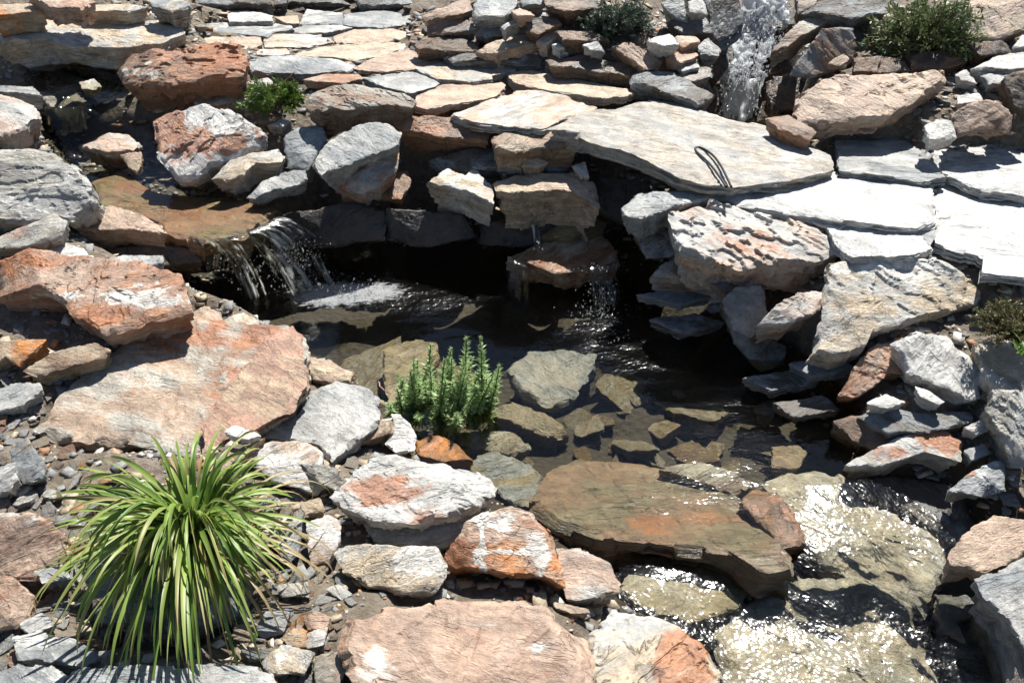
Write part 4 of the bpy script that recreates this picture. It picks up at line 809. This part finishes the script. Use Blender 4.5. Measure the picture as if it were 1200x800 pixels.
ribbon('waterfall', 'middle step of the right waterfall, splashing white over a hidden ledge', [(862,44,.46),(885,40,.47),(915,28,.50)], [(838,95,.375),(865,100,.365),(898,88,.38)], 80, 70, 1.1, .009, pw=1.2, seed=4, bulge=.05, chaos=.05, holes=.06)
ribbon('waterfall', 'lowest curtain of the right waterfall dropping behind the bridge slab', [(838,92,.375),(865,98,.368),(900,88,.378)], [(846,141,.19),(866,143,.19),(886,141,.19)], 90, 60, .95, .009, seed=5, bulge=.02, chaos=.015, holes=.0)
ribbon('water_trickle', 'narrow trickle between the ragged tan stone and the wet orange rock', [(622,264,.17),(632,264,.17)], [(624,290,.09),(634,290,.09)], 24, 30, .8, .006, seed=6)
ribbon('water_trickle', 'thin veil of water over the right edge of the orange wet rock', [(690,312,.105),(708,312,.105),(726,306,.105)], [(692,362,-.01),(710,362,-.01),(728,358,-.01)], 50, 50, .45, .006, seed=7)
ribbon('water_trickle', 'thin veil of water over the left edge of the orange wet rock', [(594,300,.10),(606,306,.10),(618,312,.10)], [(592,350,-.01),(606,352,-.01),(620,354,-.01)], 50, 50, .12, .004, seed=8)
ribbon('water_trickle', 'little dark fall below the lip of the upper pool', [(52,126,.425),(75,128,.425),(104,126,.425)], [(52,152,.315),(78,154,.315),(108,152,.315)], 50, 40, .14, .004, seed=9)
# spray: many tiny drops, one object
def icos():
    import bmesh
    b = bmesh.new(); bmesh.ops.create_icosphere(b, subdivisions=1, radius=1)
    V = np.array([v.co[:] for v in b.verts]); F = np.array([[v.index for v in f.verts] for f in b.faces]); b.free(); return V, F
IV, IF = icos()
def spray_mat():
    k = NT('water_drop')
    fr = k.n('Fresnel'); fr.inputs[0].default_value = 1.45
    gl = k.n('BsdfGlossy'); gl.inputs['Roughness'].default_value = .12
    tr = k.n('BsdfTransparent'); df = k.n('BsdfTranslucent'); df.inputs[0].default_value = (.85, .9, .95, 1)
    a = k.n('MixShader'); a.inputs[0].default_value = .35; k.put(a.inputs[1], tr.outputs[0]); k.put(a.inputs[2], df.outputs[0])
    b = k.n('MixShader'); k.put(b.inputs[0], fr.outputs[0]); k.put(b.inputs[1], a.outputs[0]); k.put(b.inputs[2], gl.outputs[0])
    return k.done(b.outputs[0])
SPRAY = spray_mat()
dv = []; df_ = []
def drops(px, py, rx, ry, z0, z1, n, r0=.0015, r1=.004):
    for _ in range(n):
        a, b = rng.normal(0, .5, 2); z = rng.uniform(z0, z1)
        c = at(px+a*rx, py+b*ry, z); r = r0+(r1-r0)*rng.random()**3
        df_.append(IF+len(dv)*len(IV)); dv.append(IV*r*np.array([1, 1, 1+.6*rng.random()])+c)
drops(868, 82, 30, 22, .36, .46, 900, .0015, .006); drops(895, 30, 34, 34, .45, .60, 520, .0015, .006); drops(846, 116, 9, 26, .18, .36, 170, .0015, .005); drops(884, 116, 8, 26, .18, .36, 160, .0015, .005); drops(905, 52, 18, 14, .44, .5, 160, .0015, .005)
drops(380, 332, 60, 14, .0, .05, 260); drops(290, 310, 26, 34, .05, .2, 90); drops(345, 298, 34, 30, .05, .22, 480, .0010, .0030); drops(270, 300, 30, 30, .06, .22, 140, .0012, .0035)
drops(705, 372, 36, 34, .0, .05, 260, .0012, .0035); drops(706, 335, 22, 30, .02, .1, 120, .001, .003); drops(420, 342, 50, 14, .0, .03, 200, .001, .003); drops(632, 285, 8, 14, .1, .16, 40); drops(705, 312, 30, 8, .09, .12, 90)
me = mesh_from('splash_drops', np.vstack(dv), None, np.vstack(df_)); tag(link('splash_drops', me, SPRAY), kind='stuff')

# ================================================================== LOOSE STONES
def chip_mesh(i):
    rg = np.random.default_rng(500+i); n = int(rg.integers(4, 8)); a = np.sort(np.arange(n)/n*2*np.pi+rg.uniform(-.35, .35, n))
    r = rg.uniform(.32, .62, n); A = np.stack([np.cos(a)*r*rg.uniform(1, 1.7), np.sin(a)*r], 1)
    V, q, t = rock_mesh(A, rg.uniform(.18, .5), .9, rg, relief=.9, facets=int(rg.integers(0, 3)), edge=.05, res=.42, layers=3)
    me = mesh_from('loose_stone', V, q, t, True, 30); vattr(me, 'stain', np.zeros((len(V), 3)), 'FLOAT_VECTOR'); me.materials.append(ROCK); return me
CH = [chip_mesh(i) for i in range(18)]
NPOL = [np.array(p) for p in POLYS]
PALS = [(G, LG), (LG, G), (T, LG), (P, T), (RU, P), (W, LG), (GT, T), (O, T), (LG, W), (BR, GT)]
def scatter(label, grp, poly, n, s0, s1, nm='loose_stone', wet=0., pal=PALS, under=False, zoff=0.):
    poly = np.array(poly, float); done = 0; tries = 0; placed = []
    x0, y0 = poly.min(0); x1, y1 = poly.max(0)
    while done < n and tries < n*40:
        tries += 1
        x, y = rng.uniform(x0, x1), rng.uniform(y0, y1)
        if not inpoly(np.array([x]), np.array([y]), poly)[0]: continue
        if not under and any(inpoly(np.array([x]), np.array([y]), p)[0] for p in NPOL if p[:, 0].min() <= x <= p[:, 0].max() and p[:, 1].min() <= y <= p[:, 1].max()): continue
        s = s0+(s1-s0)*rng.random()**1.8
        if any((x-a)**2+((y-b)*1.5)**2 < (.55*(s+c))**2 for a, b, c in placed): continue
        g = on_ground(x, y); dist = np.linalg.norm(g-CAM); sz = s/FPX*dist
        placed.append((x, y, s))
        o = bpy.data.objects.new(nm, CH[int(rng.integers(len(CH)))]); COL.objects.link(o)
        o.scale = (sz, sz*rng.uniform(.75, 1.1), sz*rng.uniform(.4, .95))
        o.rotation_euler = (rng.normal(0, .22), rng.normal(0, .22), rng.uniform(0, 6.28))
        o.location = (g[0], g[1], g[2]+sz*.16+zoff)
        a, b = pal[int(rng.integers(len(pal)))]
        o['c1'] = tuple(map(float, a)); o['c2'] = tuple(map(float, b)); o['par'] = (float(rng.uniform(-.1, .25)), float(rng.uniform(-.1, .25)), float(wet)); o['ang'] = float(rng.uniform(-1, 1))
        tag(o, label, nm.replace('_', ' '), grp, 'thing'); done += 1
scatter('small loose slate stone in the rubble along the left edge', 'loose stones at the left edge', [(-5,400),(60,425),(125,430),(60,500),(130,520),(60,600),(-5,600)], 56, 10, 30)
scatter('small loose stone in the rubble left of and below the grass clump', 'loose stones below the grass clump', [(-5,590),(100,560),(110,700),(120,780),(-5,800)], 34, 10, 32, pal=[(G, LG), (LG, G), (P, RU), (T, P), (W, LG)])
scatter('small loose stone in the rubble between grass clump and foreground slab', 'loose stones right of the grass clump', [(240,540),(400,560),(420,640),(400,800),(330,800),(270,780),(250,680)], 96, 8, 30)
scatter('small loose stone in the gap between the pink slab and the white boulder', 'loose stones between the left bank slabs', [(370,500),(430,500),(430,545),(390,590),(340,600),(240,560),(240,520)], 16, 8, 22)
scatter('small white stone in the sunny rubble in the upper right', 'loose stones in the upper right corner', [(1085,80),(1205,60),(1205,175),(1120,175),(1060,140)], 34, 8, 24, pal=[(W, LG), (LG, W), (W, G)])
scatter('small loose stone lodged in the shaded wall behind the path', 'small stones in the wall', [(490,10),(690,10),(830,60),(840,110),(700,70),(500,50)], 36, 8, 24, nm='wall_filler_stone', pal=[(BR, G), (D, BR), (GT, BR), (P, BR)])
scatter('small loose stone around the foot of the quartz boulder', 'loose stones by the left stream', [(150,90),(345,85),(350,150),(300,215),(240,220),(150,210)], 30, 8, 22, pal=[(LG, T), (GT, BR), (BR, RU), (T, P)])
scatter('small loose stone between the slabs of the right bank', 'loose stones on the right bank', [(960,290),(1100,260),(1200,320),(1200,420),(1100,400),(960,470),(940,330)], 22, 8, 22, pal=[(W, LG), (LG, T), (P, W)])
scatter('small loose stone by the dark rocks of the lower right bank', 'loose stones on the lower right bank', [(1090,470),(1200,480),(1200,610),(1120,640),(1100,590)], 18, 8, 26, pal=[(G, LG), (LG, G), (P, LG)])
scatter('small sunken olive stone on the floor of the pool', 'sunken stones on the pool floor', [(430,440),(620,440),(760,440),(900,500),(930,550),(780,540),(620,540),(520,505)], 40, 16, 50, nm='sunken_stone', wet=.4, under=True, pal=[(L, GT), (GT, L), (T, L), (BR, L), (LG, L)])
scatter('large sunken flat stone resting on the pool floor', 'sunken slabs on the pool floor', [(560,430),(720,440),(800,470),(900,500),(930,550),(780,545),(600,525),(540,500),(420,430),(440,400)], 46, 50, 115, nm='sunken_stone', wet=.3, under=True, zoff=.0, pal=[(L, BR), (BR, L), (L, GT), (GT, L)])
scatter('sunken stone under the fast water in the lower right', 'sunken stones in the rapids', [(740,720),(860,700),(920,650),(1100,700),(1110,800),(860,800)], 22, 14, 44, nm='sunken_stone', wet=.3, under=True, pal=[(L, GT), (GT, L), (T, LG)])
scatter('small loose stone at the back beside the paved path', 'loose stones at the far end of the path', [(170,-5),(480,-5),(480,14),(360,14),(220,34)], 24, 10, 26, pal=[(GT, BR), (LG, T), (D, BR)])
# gravel
NG = 20000
gp = np.stack([rng.uniform(-2.1, 2.1, NG), rng.uniform(1.15, 4.5, NG)], 1)
BV = np.array([[-1,-1,-1],[1,-1,-1],[1,1,-1],[-1,1,-1],[-1,-1,1],[1,-1,1],[1,1,1],[-1,1,1]], float)
BF = np.array([[0,3,2,1],[4,5,6,7],[0,1,5,4],[1,2,6,5],[2,3,7,6],[3,0,4,7]])
gv, gf = [], []
for i in range(NG):
    z = terr(*gp[i])
    if z < -.1: continue
    s = .003+.015*rng.random()**2.5
    a = rng.uniform(0, 6.28); ca, sa = math.cos(a), math.sin(a)
    v = BV*np.array([s*rng.uniform(.8, 1.7), s, s*rng.uniform(.12, .40)])*rng.uniform(.5, 1.1, (8, 3))
    v = np.stack([v[:, 0]*ca-v[:, 1]*sa, v[:, 0]*sa+v[:, 1]*ca, v[:, 2]+v[:, 0]*rng.normal(0, .3)], 1)
    gf.append(BF+len(gv)*8); gv.append(v+np.array([gp[i, 0], gp[i, 1], z+s*.2]))
tag(link('gravel', mesh_from('gravel', np.vstack(gv), np.vstack(gf), smooth=False), GRAVEL), kind='stuff')

# ================================================================== PLANTS
def strips(paths, name, mat, parent=None):
    """paths: list of (points Nx3, widths N, side vectors Nx3, color0, color1) -> one mesh of V-folded blades"""
    V, Q, C = [], [], []; nv = 0
    for P, wd, sd, nrm, c0, c1 in paths:
        n = len(P)
        L_ = P-sd*wd[:, None]; R_ = P+sd*wd[:, None]; M_ = P-nrm*(wd*.35)[:, None]
        V.append(np.stack([L_, M_, R_], 1).reshape(-1, 3))
        t = np.linspace(0, 1, n)[:, None]; tt = np.clip((t-.25)/.75, 0, 1)**2
        col = c0*(1-tt)+c1*tt
        C.append(np.repeat(np.hstack([col, np.ones((n, 1))]), 3, 0))
        b = nv+np.arange(n-1)*3
        Q.append(np.stack([b, b+1, b+4, b+3], 1)); Q.append(np.stack([b+1, b+2, b+5, b+4], 1)); nv += 3*n
    me = mesh_from(name, np.vstack(V), np.vstack(Q)); vattr(me, 'lc', np.vstack(C), 'FLOAT_COLOR')
    return link(name, me, mat, parent)
def blade(base, az, e0, ef, Lh, w0, c0, c1, n=13, bend=1.5, tw=0.):
    t = np.linspace(0, 1, n); e = e0+(ef-e0)*t**bend
    if rng.random() < .2: e = e-R(rng.uniform(20, 70))*(t > rng.uniform(.45, .8))
    d = np.stack([np.cos(e)*math.cos(az), np.cos(e)*math.sin(az), np.sin(e)], 1)
    P = base+np.vstack([np.zeros(3), np.cumsum(d[:-1]*(Lh/(n-1)), 0)])
    sd = np.array([-math.sin(az), math.cos(az), 0.]); nr = np.cross(d, sd); nr *= np.sign(nr[:, 2:3]+1e-6)
    a = tw*t; sdv = sd*np.cos(a)[:, None]+nr*np.sin(a)[:, None]; nr2 = nr*np.cos(a)[:, None]-sd*np.sin(a)[:, None]
    wd = w0*np.clip(np.minimum(.45+2.2*t, 1), 0, 1)*np.clip(1-t**4, 0, 1)**.8+.0003
    return P, wd, sdv, nr2, np.array(c0), np.array(c1)
cb = at(226, 596, .30)
clump = tag(empty('grass_clump', (cb[0], cb[1], .16)), 'big arching clump of strap shaped green and yellow leaves on the near left bank', 'grass clump')
bl = []
for i in range(430):
    az = rng.uniform(0, 2*np.pi)
    if rng.random() < .42: az = rng.normal(-math.pi*.55, .6)
    rr = .055*math.sqrt(rng.random()); b = np.array([rr*math.cos(az), rr*math.sin(az)-.01, .09+.04*rng.random()])
    up_ = rng.random()
    e0 = R(rng.uniform(8, 80)); ef = R(rng.uniform(-88, -35)); Lh = rng.uniform(.14, .33) if math.sin(az) > -.5 else rng.uniform(.18, .40)
    if up_ < .10: ef = R(rng.uniform(-5, 50)); e0 = R(rng.uniform(60, 86)); Lh = rng.uniform(.14, .26)
    if math.sin(az) > .3: Lh *= .8
    if abs(math.cos(az)) > .6: Lh *= .74
    if abs(math.cos(az)) > .8: ef = max(ef, R(-62)); e0 = min(e0, R(55))
    if math.cos(az) < -.75 and rng.random() < .5: Lh = rng.uniform(.20, .29); ef = R(rng.uniform(-35, -10)); e0 = R(rng.uniform(12, 36))
    g = rng.random()
    c0 = np.array([.085, .17, .025])*(1-g)+np.array([.26, .36, .07])*g
    if rng.random() < .07: c0 = np.array([.36, .31, .12])
    c1 = c0 if rng.random() < .6 else np.array([.42, .40, .15])*.6+c0*.4
    if rng.random() < .25: c1 = np.array([.34, .25, .11])
    bl.append(blade(b, az, e0, ef, Lh, rng.uniform(.0030, .0056), c0, c1, bend=rng.uniform(.8, 2.4), tw=rng.normal(0, .9)))
strips(bl, 'leaves', LEAF, clump)
dl = []
for i in range(60):
    az = rng.uniform(0, 2*np.pi); b = np.array([.05*math.cos(az), .05*math.sin(az), .06])
    dl.append(blade(b, az, R(rng.uniform(-10, 40)), R(-85), rng.uniform(.15, .32), .0032, (.32, .25, .12), (.40, .30, .15)))
strips(dl, 'dry_leaves', LEAF, clump)

def tube(pts, rad, sides=6):
    pts = np.asarray(pts, float); n = len(pts); d = np.gradient(pts, axis=0); d /= np.linalg.norm(d, axis=1)[:, None]+1e-9
    a = np.cross(d, np.array([.31, .2, .93])); a /= np.linalg.norm(a, axis=1)[:, None]+1e-9; b = np.cross(d, a)
    th = np.arange(sides)/sides*2*np.pi; rad = np.broadcast_to(rad, (n,))
    V = pts[:, None, :]+rad[:, None, None]*(np.cos(th)[None, :, None]*a[:, None, :]+np.sin(th)[None, :, None]*b[:, None, :])
    V = V.reshape(-1, 3); i = np.arange(sides); j = (i+1) % sides
    Q = np.vstack([np.stack([k*sides+i, k*sides+j, (k+1)*sides+j, (k+1)*sides+i], 1) for k in range(n-1)])
    return V, Q
def leafset(pos, dirs, ln, wd, c, up=None):
    """many small pointed leaves: 2 quads folded -> arrays"""
    n = len(pos); d = dirs/np.linalg.norm(dirs, axis=1)[:, None]
    s = np.cross(d, rng.normal(size=(n, 3))); s /= np.linalg.norm(s, axis=1)[:, None]
    nn = np.cross(d, s)
    ln = np.asarray(ln)[:, None]; wd = np.asarray(wd)[:, None]
    V = np.stack([pos, pos+d*ln*.45+s*wd, pos+d*ln+nn*ln*.08, pos+d*ln*.45-s*wd, ], 1).reshape(-1, 3)
    Q = np.arange(n*4).reshape(n, 4); C = np.repeat(np.hstack([c, np.ones((n, 1))]), 4, 0)
    return V, Q, C
# water plant: upright bottle-brush stems
wp = at(516, 492, 0.0)
plant = tag(empty('water_plant', (wp[0], wp[1], -.08)), 'tuft of upright bottlebrush green stems standing in the pool', 'water plant')
SM = make_leaf_mat('water_plant_needles', .45, .4)
def stem_mesh(v):
    rg = np.random.default_rng(900+v); H = 1.0
    t = np.linspace(0, 1, 12); bend = rg.normal(0, .07, 2)
    ctr = lambda q: np.stack([bend[0]*q**2, bend[1]*q**2, q], -1)*.19
    tv, tq = tube(ctr(t), .0022*(1-.6*t), 5)
    pos, dr, ln, cc = [], [], [], []
    for q in np.linspace(.03, 1, 36):
        m = 7 if q < .93 else 6
        a0 = rg.uniform(0, 6.28)
        for k in range(m):
            a = a0+k/m*6.28; el = R(6+48*q+rg.normal(0, 14)); pos.append(ctr(np.array(q))); dr.append([math.cos(a)*math.cos(el), math.sin(a)*math.cos(el), math.sin(el)])
            ln.append(.0205*(1-.6*q**2)*rg.uniform(.55, 1.25)); g = rg.random()*.6+.4*q; cc.append(np.array([.18, .30, .09])*(1-g)+np.array([.48, .62, .30])*g)
    lv, lq, lc = leafset(np.array(pos), np.array(dr), ln, [x*.12 for x in ln], np.array(cc))
    V = np.vstack([tv, lv]); Q = np.vstack([tq, lq+len(tv)])
    me = mesh_from('stem', V, Q, smooth=False); vattr(me, 'lc', np.vstack([np.tile([.07, .10, .03, 1], (len(tv), 1)), lc]), 'FLOAT_COLOR'); me.materials.append(SM); return me
STM = [stem_mesh(i) for i in range(6)]
k = 0
tops = [(468,462),(463,470),(478,440),(488,424),(492,418),(500,432),(505,405),(512,418),(520,405),(528,414),(535,425),(540,414),(548,412),(556,397),(552,420),(562,424),(572,410),(578,418),(585,424),(592,422),(470,448),(482,452),(496,445),(510,440),(524,440),(538,444),(546,450),(560,446),(574,446),(582,450),(498,460),(515,462),(532,466),(550,466),(566,464),(476,466),(487,410),(580,436),(522,455),(544,432)]
tops += [(x+rng.normal(0, 7), y+rng.uniform(8, 40)) for x, y in tops[::2]]
for (tx, ty) in tops:
    bx = 516+(tx-526)*.80+rng.normal(0, 4); by = 488+rng.uniform(-16, 14)+(ty-435)*.10
    b = at(bx, by, -.06); d = ray(tx, ty)
    # top lies above the base: intersect the view ray with the vertical plane through the base
    tt = (b[1]+.0)/d[1]; tp = CAM+d*tt
    vec = tp-b; L_ = float(np.linalg.norm(vec))
    o = bpy.data.objects.new('stem', STM[k % 6]); COL.objects.link(o); k += 1; o.parent = plant
    o.location = Vector(b)-plant.location; sc = L_/.19
    qt = Vector((0, 0, 1)).rotation_difference(Vector(vec+np.array([0, rng.normal(0, .035), 0])))
    o.rotation_mode = 'QUATERNION'; o.rotation_quaternion = qt @ Vector((0, 0, 1)).rotation_difference(Vector((0, 0, 1)))
    wsc = rng.uniform(1.2, 1.8); o.scale = (wsc, wsc, sc*rng.uniform(.88, 1.06))
def shrub(name, label, cat, base, rx, ry, rz, ntw, nlf, ln, wd, ca, cb_, mode='leaf', low=.05):
    root = tag(empty(name, base), label, cat)
    TV, TQ = [], []; nt_ = 0; pos, dr, cc, ll = [], [], [], []
    for i in range(ntw):
        a = rng.uniform(0, 6.28); u_ = rng.random()**.6; zz = rng.uniform(low, 1)
        e = np.array([math.cos(a)*rx*math.sqrt(max(0, 1-zz**2*.75))*(.55+.5*u_), math.sin(a)*ry*math.sqrt(max(0, 1-zz**2*.75))*(.55+.5*u_), rz*zz*(.7+.4*rng.random())])
        b0 = np.array([rng.normal(0, rx*.15), rng.normal(0, ry*.15), 0])
        t = np.linspace(0, 1, 7); mid = (b0+e)*.5+np.array([0, 0, rz*.18])
        p = ((1-t)**2)[:, None]*b0+(2*t*(1-t))[:, None]*mid+(t**2)[:, None]*e
        v, q = tube(p, .0028*(1-.7*t)*max(.5, rx/.15), 4); TV.append(v); TQ.append(q+nt_); nt_ += len(v)
        g0 = rng.random()
        for j in range(nlf):
            s = .3+.7*rng.random()**.7; kx = min(5, int(s*6)); f = s*6-kx
            pp = p[kx]*(1-f)+p[kx+1]*f; ax = p[kx+1]-p[kx]; ax = ax/np.linalg.norm(ax)
            rd = rng.normal(size=3); rd -= ax*rd.dot(ax); rd /= np.linalg.norm(rd)
            dd = ax*rng.uniform(.3, 1.1)+rd*(.9 if mode == 'leaf' else .7)
            pos.append(pp+rd*ln*.15); dr.append(dd); ll.append(ln*rng.uniform(.6, 1.25)); g = np.clip(g0*.6+rng.random()*.4, 0, 1)
            cc.append(np.array(ca)*(1-g)+np.array(cb_)*g)
    V, Q, C = leafset(np.array(pos), np.array(dr), ll, [x*wd for x in ll], np.array(cc))
    me = mesh_from('foliage', V, Q, smooth=False); vattr(me, 'lc', C, 'FLOAT_COLOR'); link('foliage', me, FOLI, root)
    link('branches', mesh_from('branches', np.vstack(TV), np.vstack(TQ)), BARK, root)
    return root
shrub('green_shrub', 'small bright green feathery shrub between the paving and the brown wedge', 'shrub', at(322, 128, .43), .125, .09, .10, 70, 46, .020, .12, (.045, .10, .012), (.16, .25, .04), low=.1)
shrub('evergreen_bush', 'dark blue green conifer bush hanging over the wall behind the path', 'bush', at(722, 40, .58), .17, .12, .13, 150, 60, .013, .16, (.014, .036, .022), (.07, .12, .08), low=-.1)
shrub('leafy_bush', 'pale green leafy bush at the top right above the broad flat boulder', 'bush', at(1085, 62, .56), .26, .15, .20, 170, 34, .026, .15, (.05, .085, .025), (.20, .25, .10), low=.05)
shrub('heather_cushion', 'low brown green heather cushion at the right edge by the white slab', 'heather', at(1188, 392, .27), .125, .12, .085, 230, 40, .008, .22, (.07, .05, .025), (.15, .17, .05), low=.1)
gb = at(1198, 415, .33)
tf = tag(empty('grass_tuft', tuple(gb)), 'tiny bright green grass tuft on the right edge below the heather', 'grass tuft')
strips([blade(np.array([rng.normal(0, .008), rng.normal(0, .008), 0]), rng.uniform(0, 6.28), R(rng.uniform(40, 85)), R(rng.uniform(-20, 50)), rng.uniform(.03, .06), .002, (.10, .2, .03), (.2, .3, .06), n=7) for _ in range(30)], 'leaves', LEAF, tf)
# ================================================================== SMALL THINGS
cz = [(857,219,0.425),(851,206,0.428),(845,194,0.431),(837,183,0.432),(828,176,0.432),(819,172,0.431),(814.5,173,0.430),(815,177,0.430),(822,183,0.430),(831,191,0.429),(839,201,0.428),(846,211,0.426),(851,219,0.424)]
cp = np.array([at(*p) for p in cz])
tt_ = np.linspace(0, 1, 60); src = np.linspace(0, 1, len(cp)); cpp = np.stack([np.interp(tt_, src, cp[:, a]) for a in range(3)], 1)
for _ in range(4): cpp[1:-1] = (cpp[:-2]+2*cpp[1:-1]+cpp[2:])/4
v, q = tube(cpp, .0040, 10)
tag(link('rubber_hose', mesh_from('rubber_hose', v, q), CABLE), 'black bent hose loop lying on the huge bridge slab', 'hose')
tw = np.array([at(443, 447, .0), at(447, 455, .03), at(452, 459, .035), at(459, 461, .02)])
tz = np.stack([np.interp(np.linspace(0, 1, 14), np.linspace(0, 1, 4), tw[:, a]) for a in range(3)], 1)+rng.normal(0, .0012, (14, 3))
v, q = tube(tz, .0022*(1-.5*np.linspace(0, 1, 14)), 5)
tag(link('twig', mesh_from('twig', v, q), TWIG), 'tiny pinkish dry twig poking from the pool beside the water plant', 'twig')
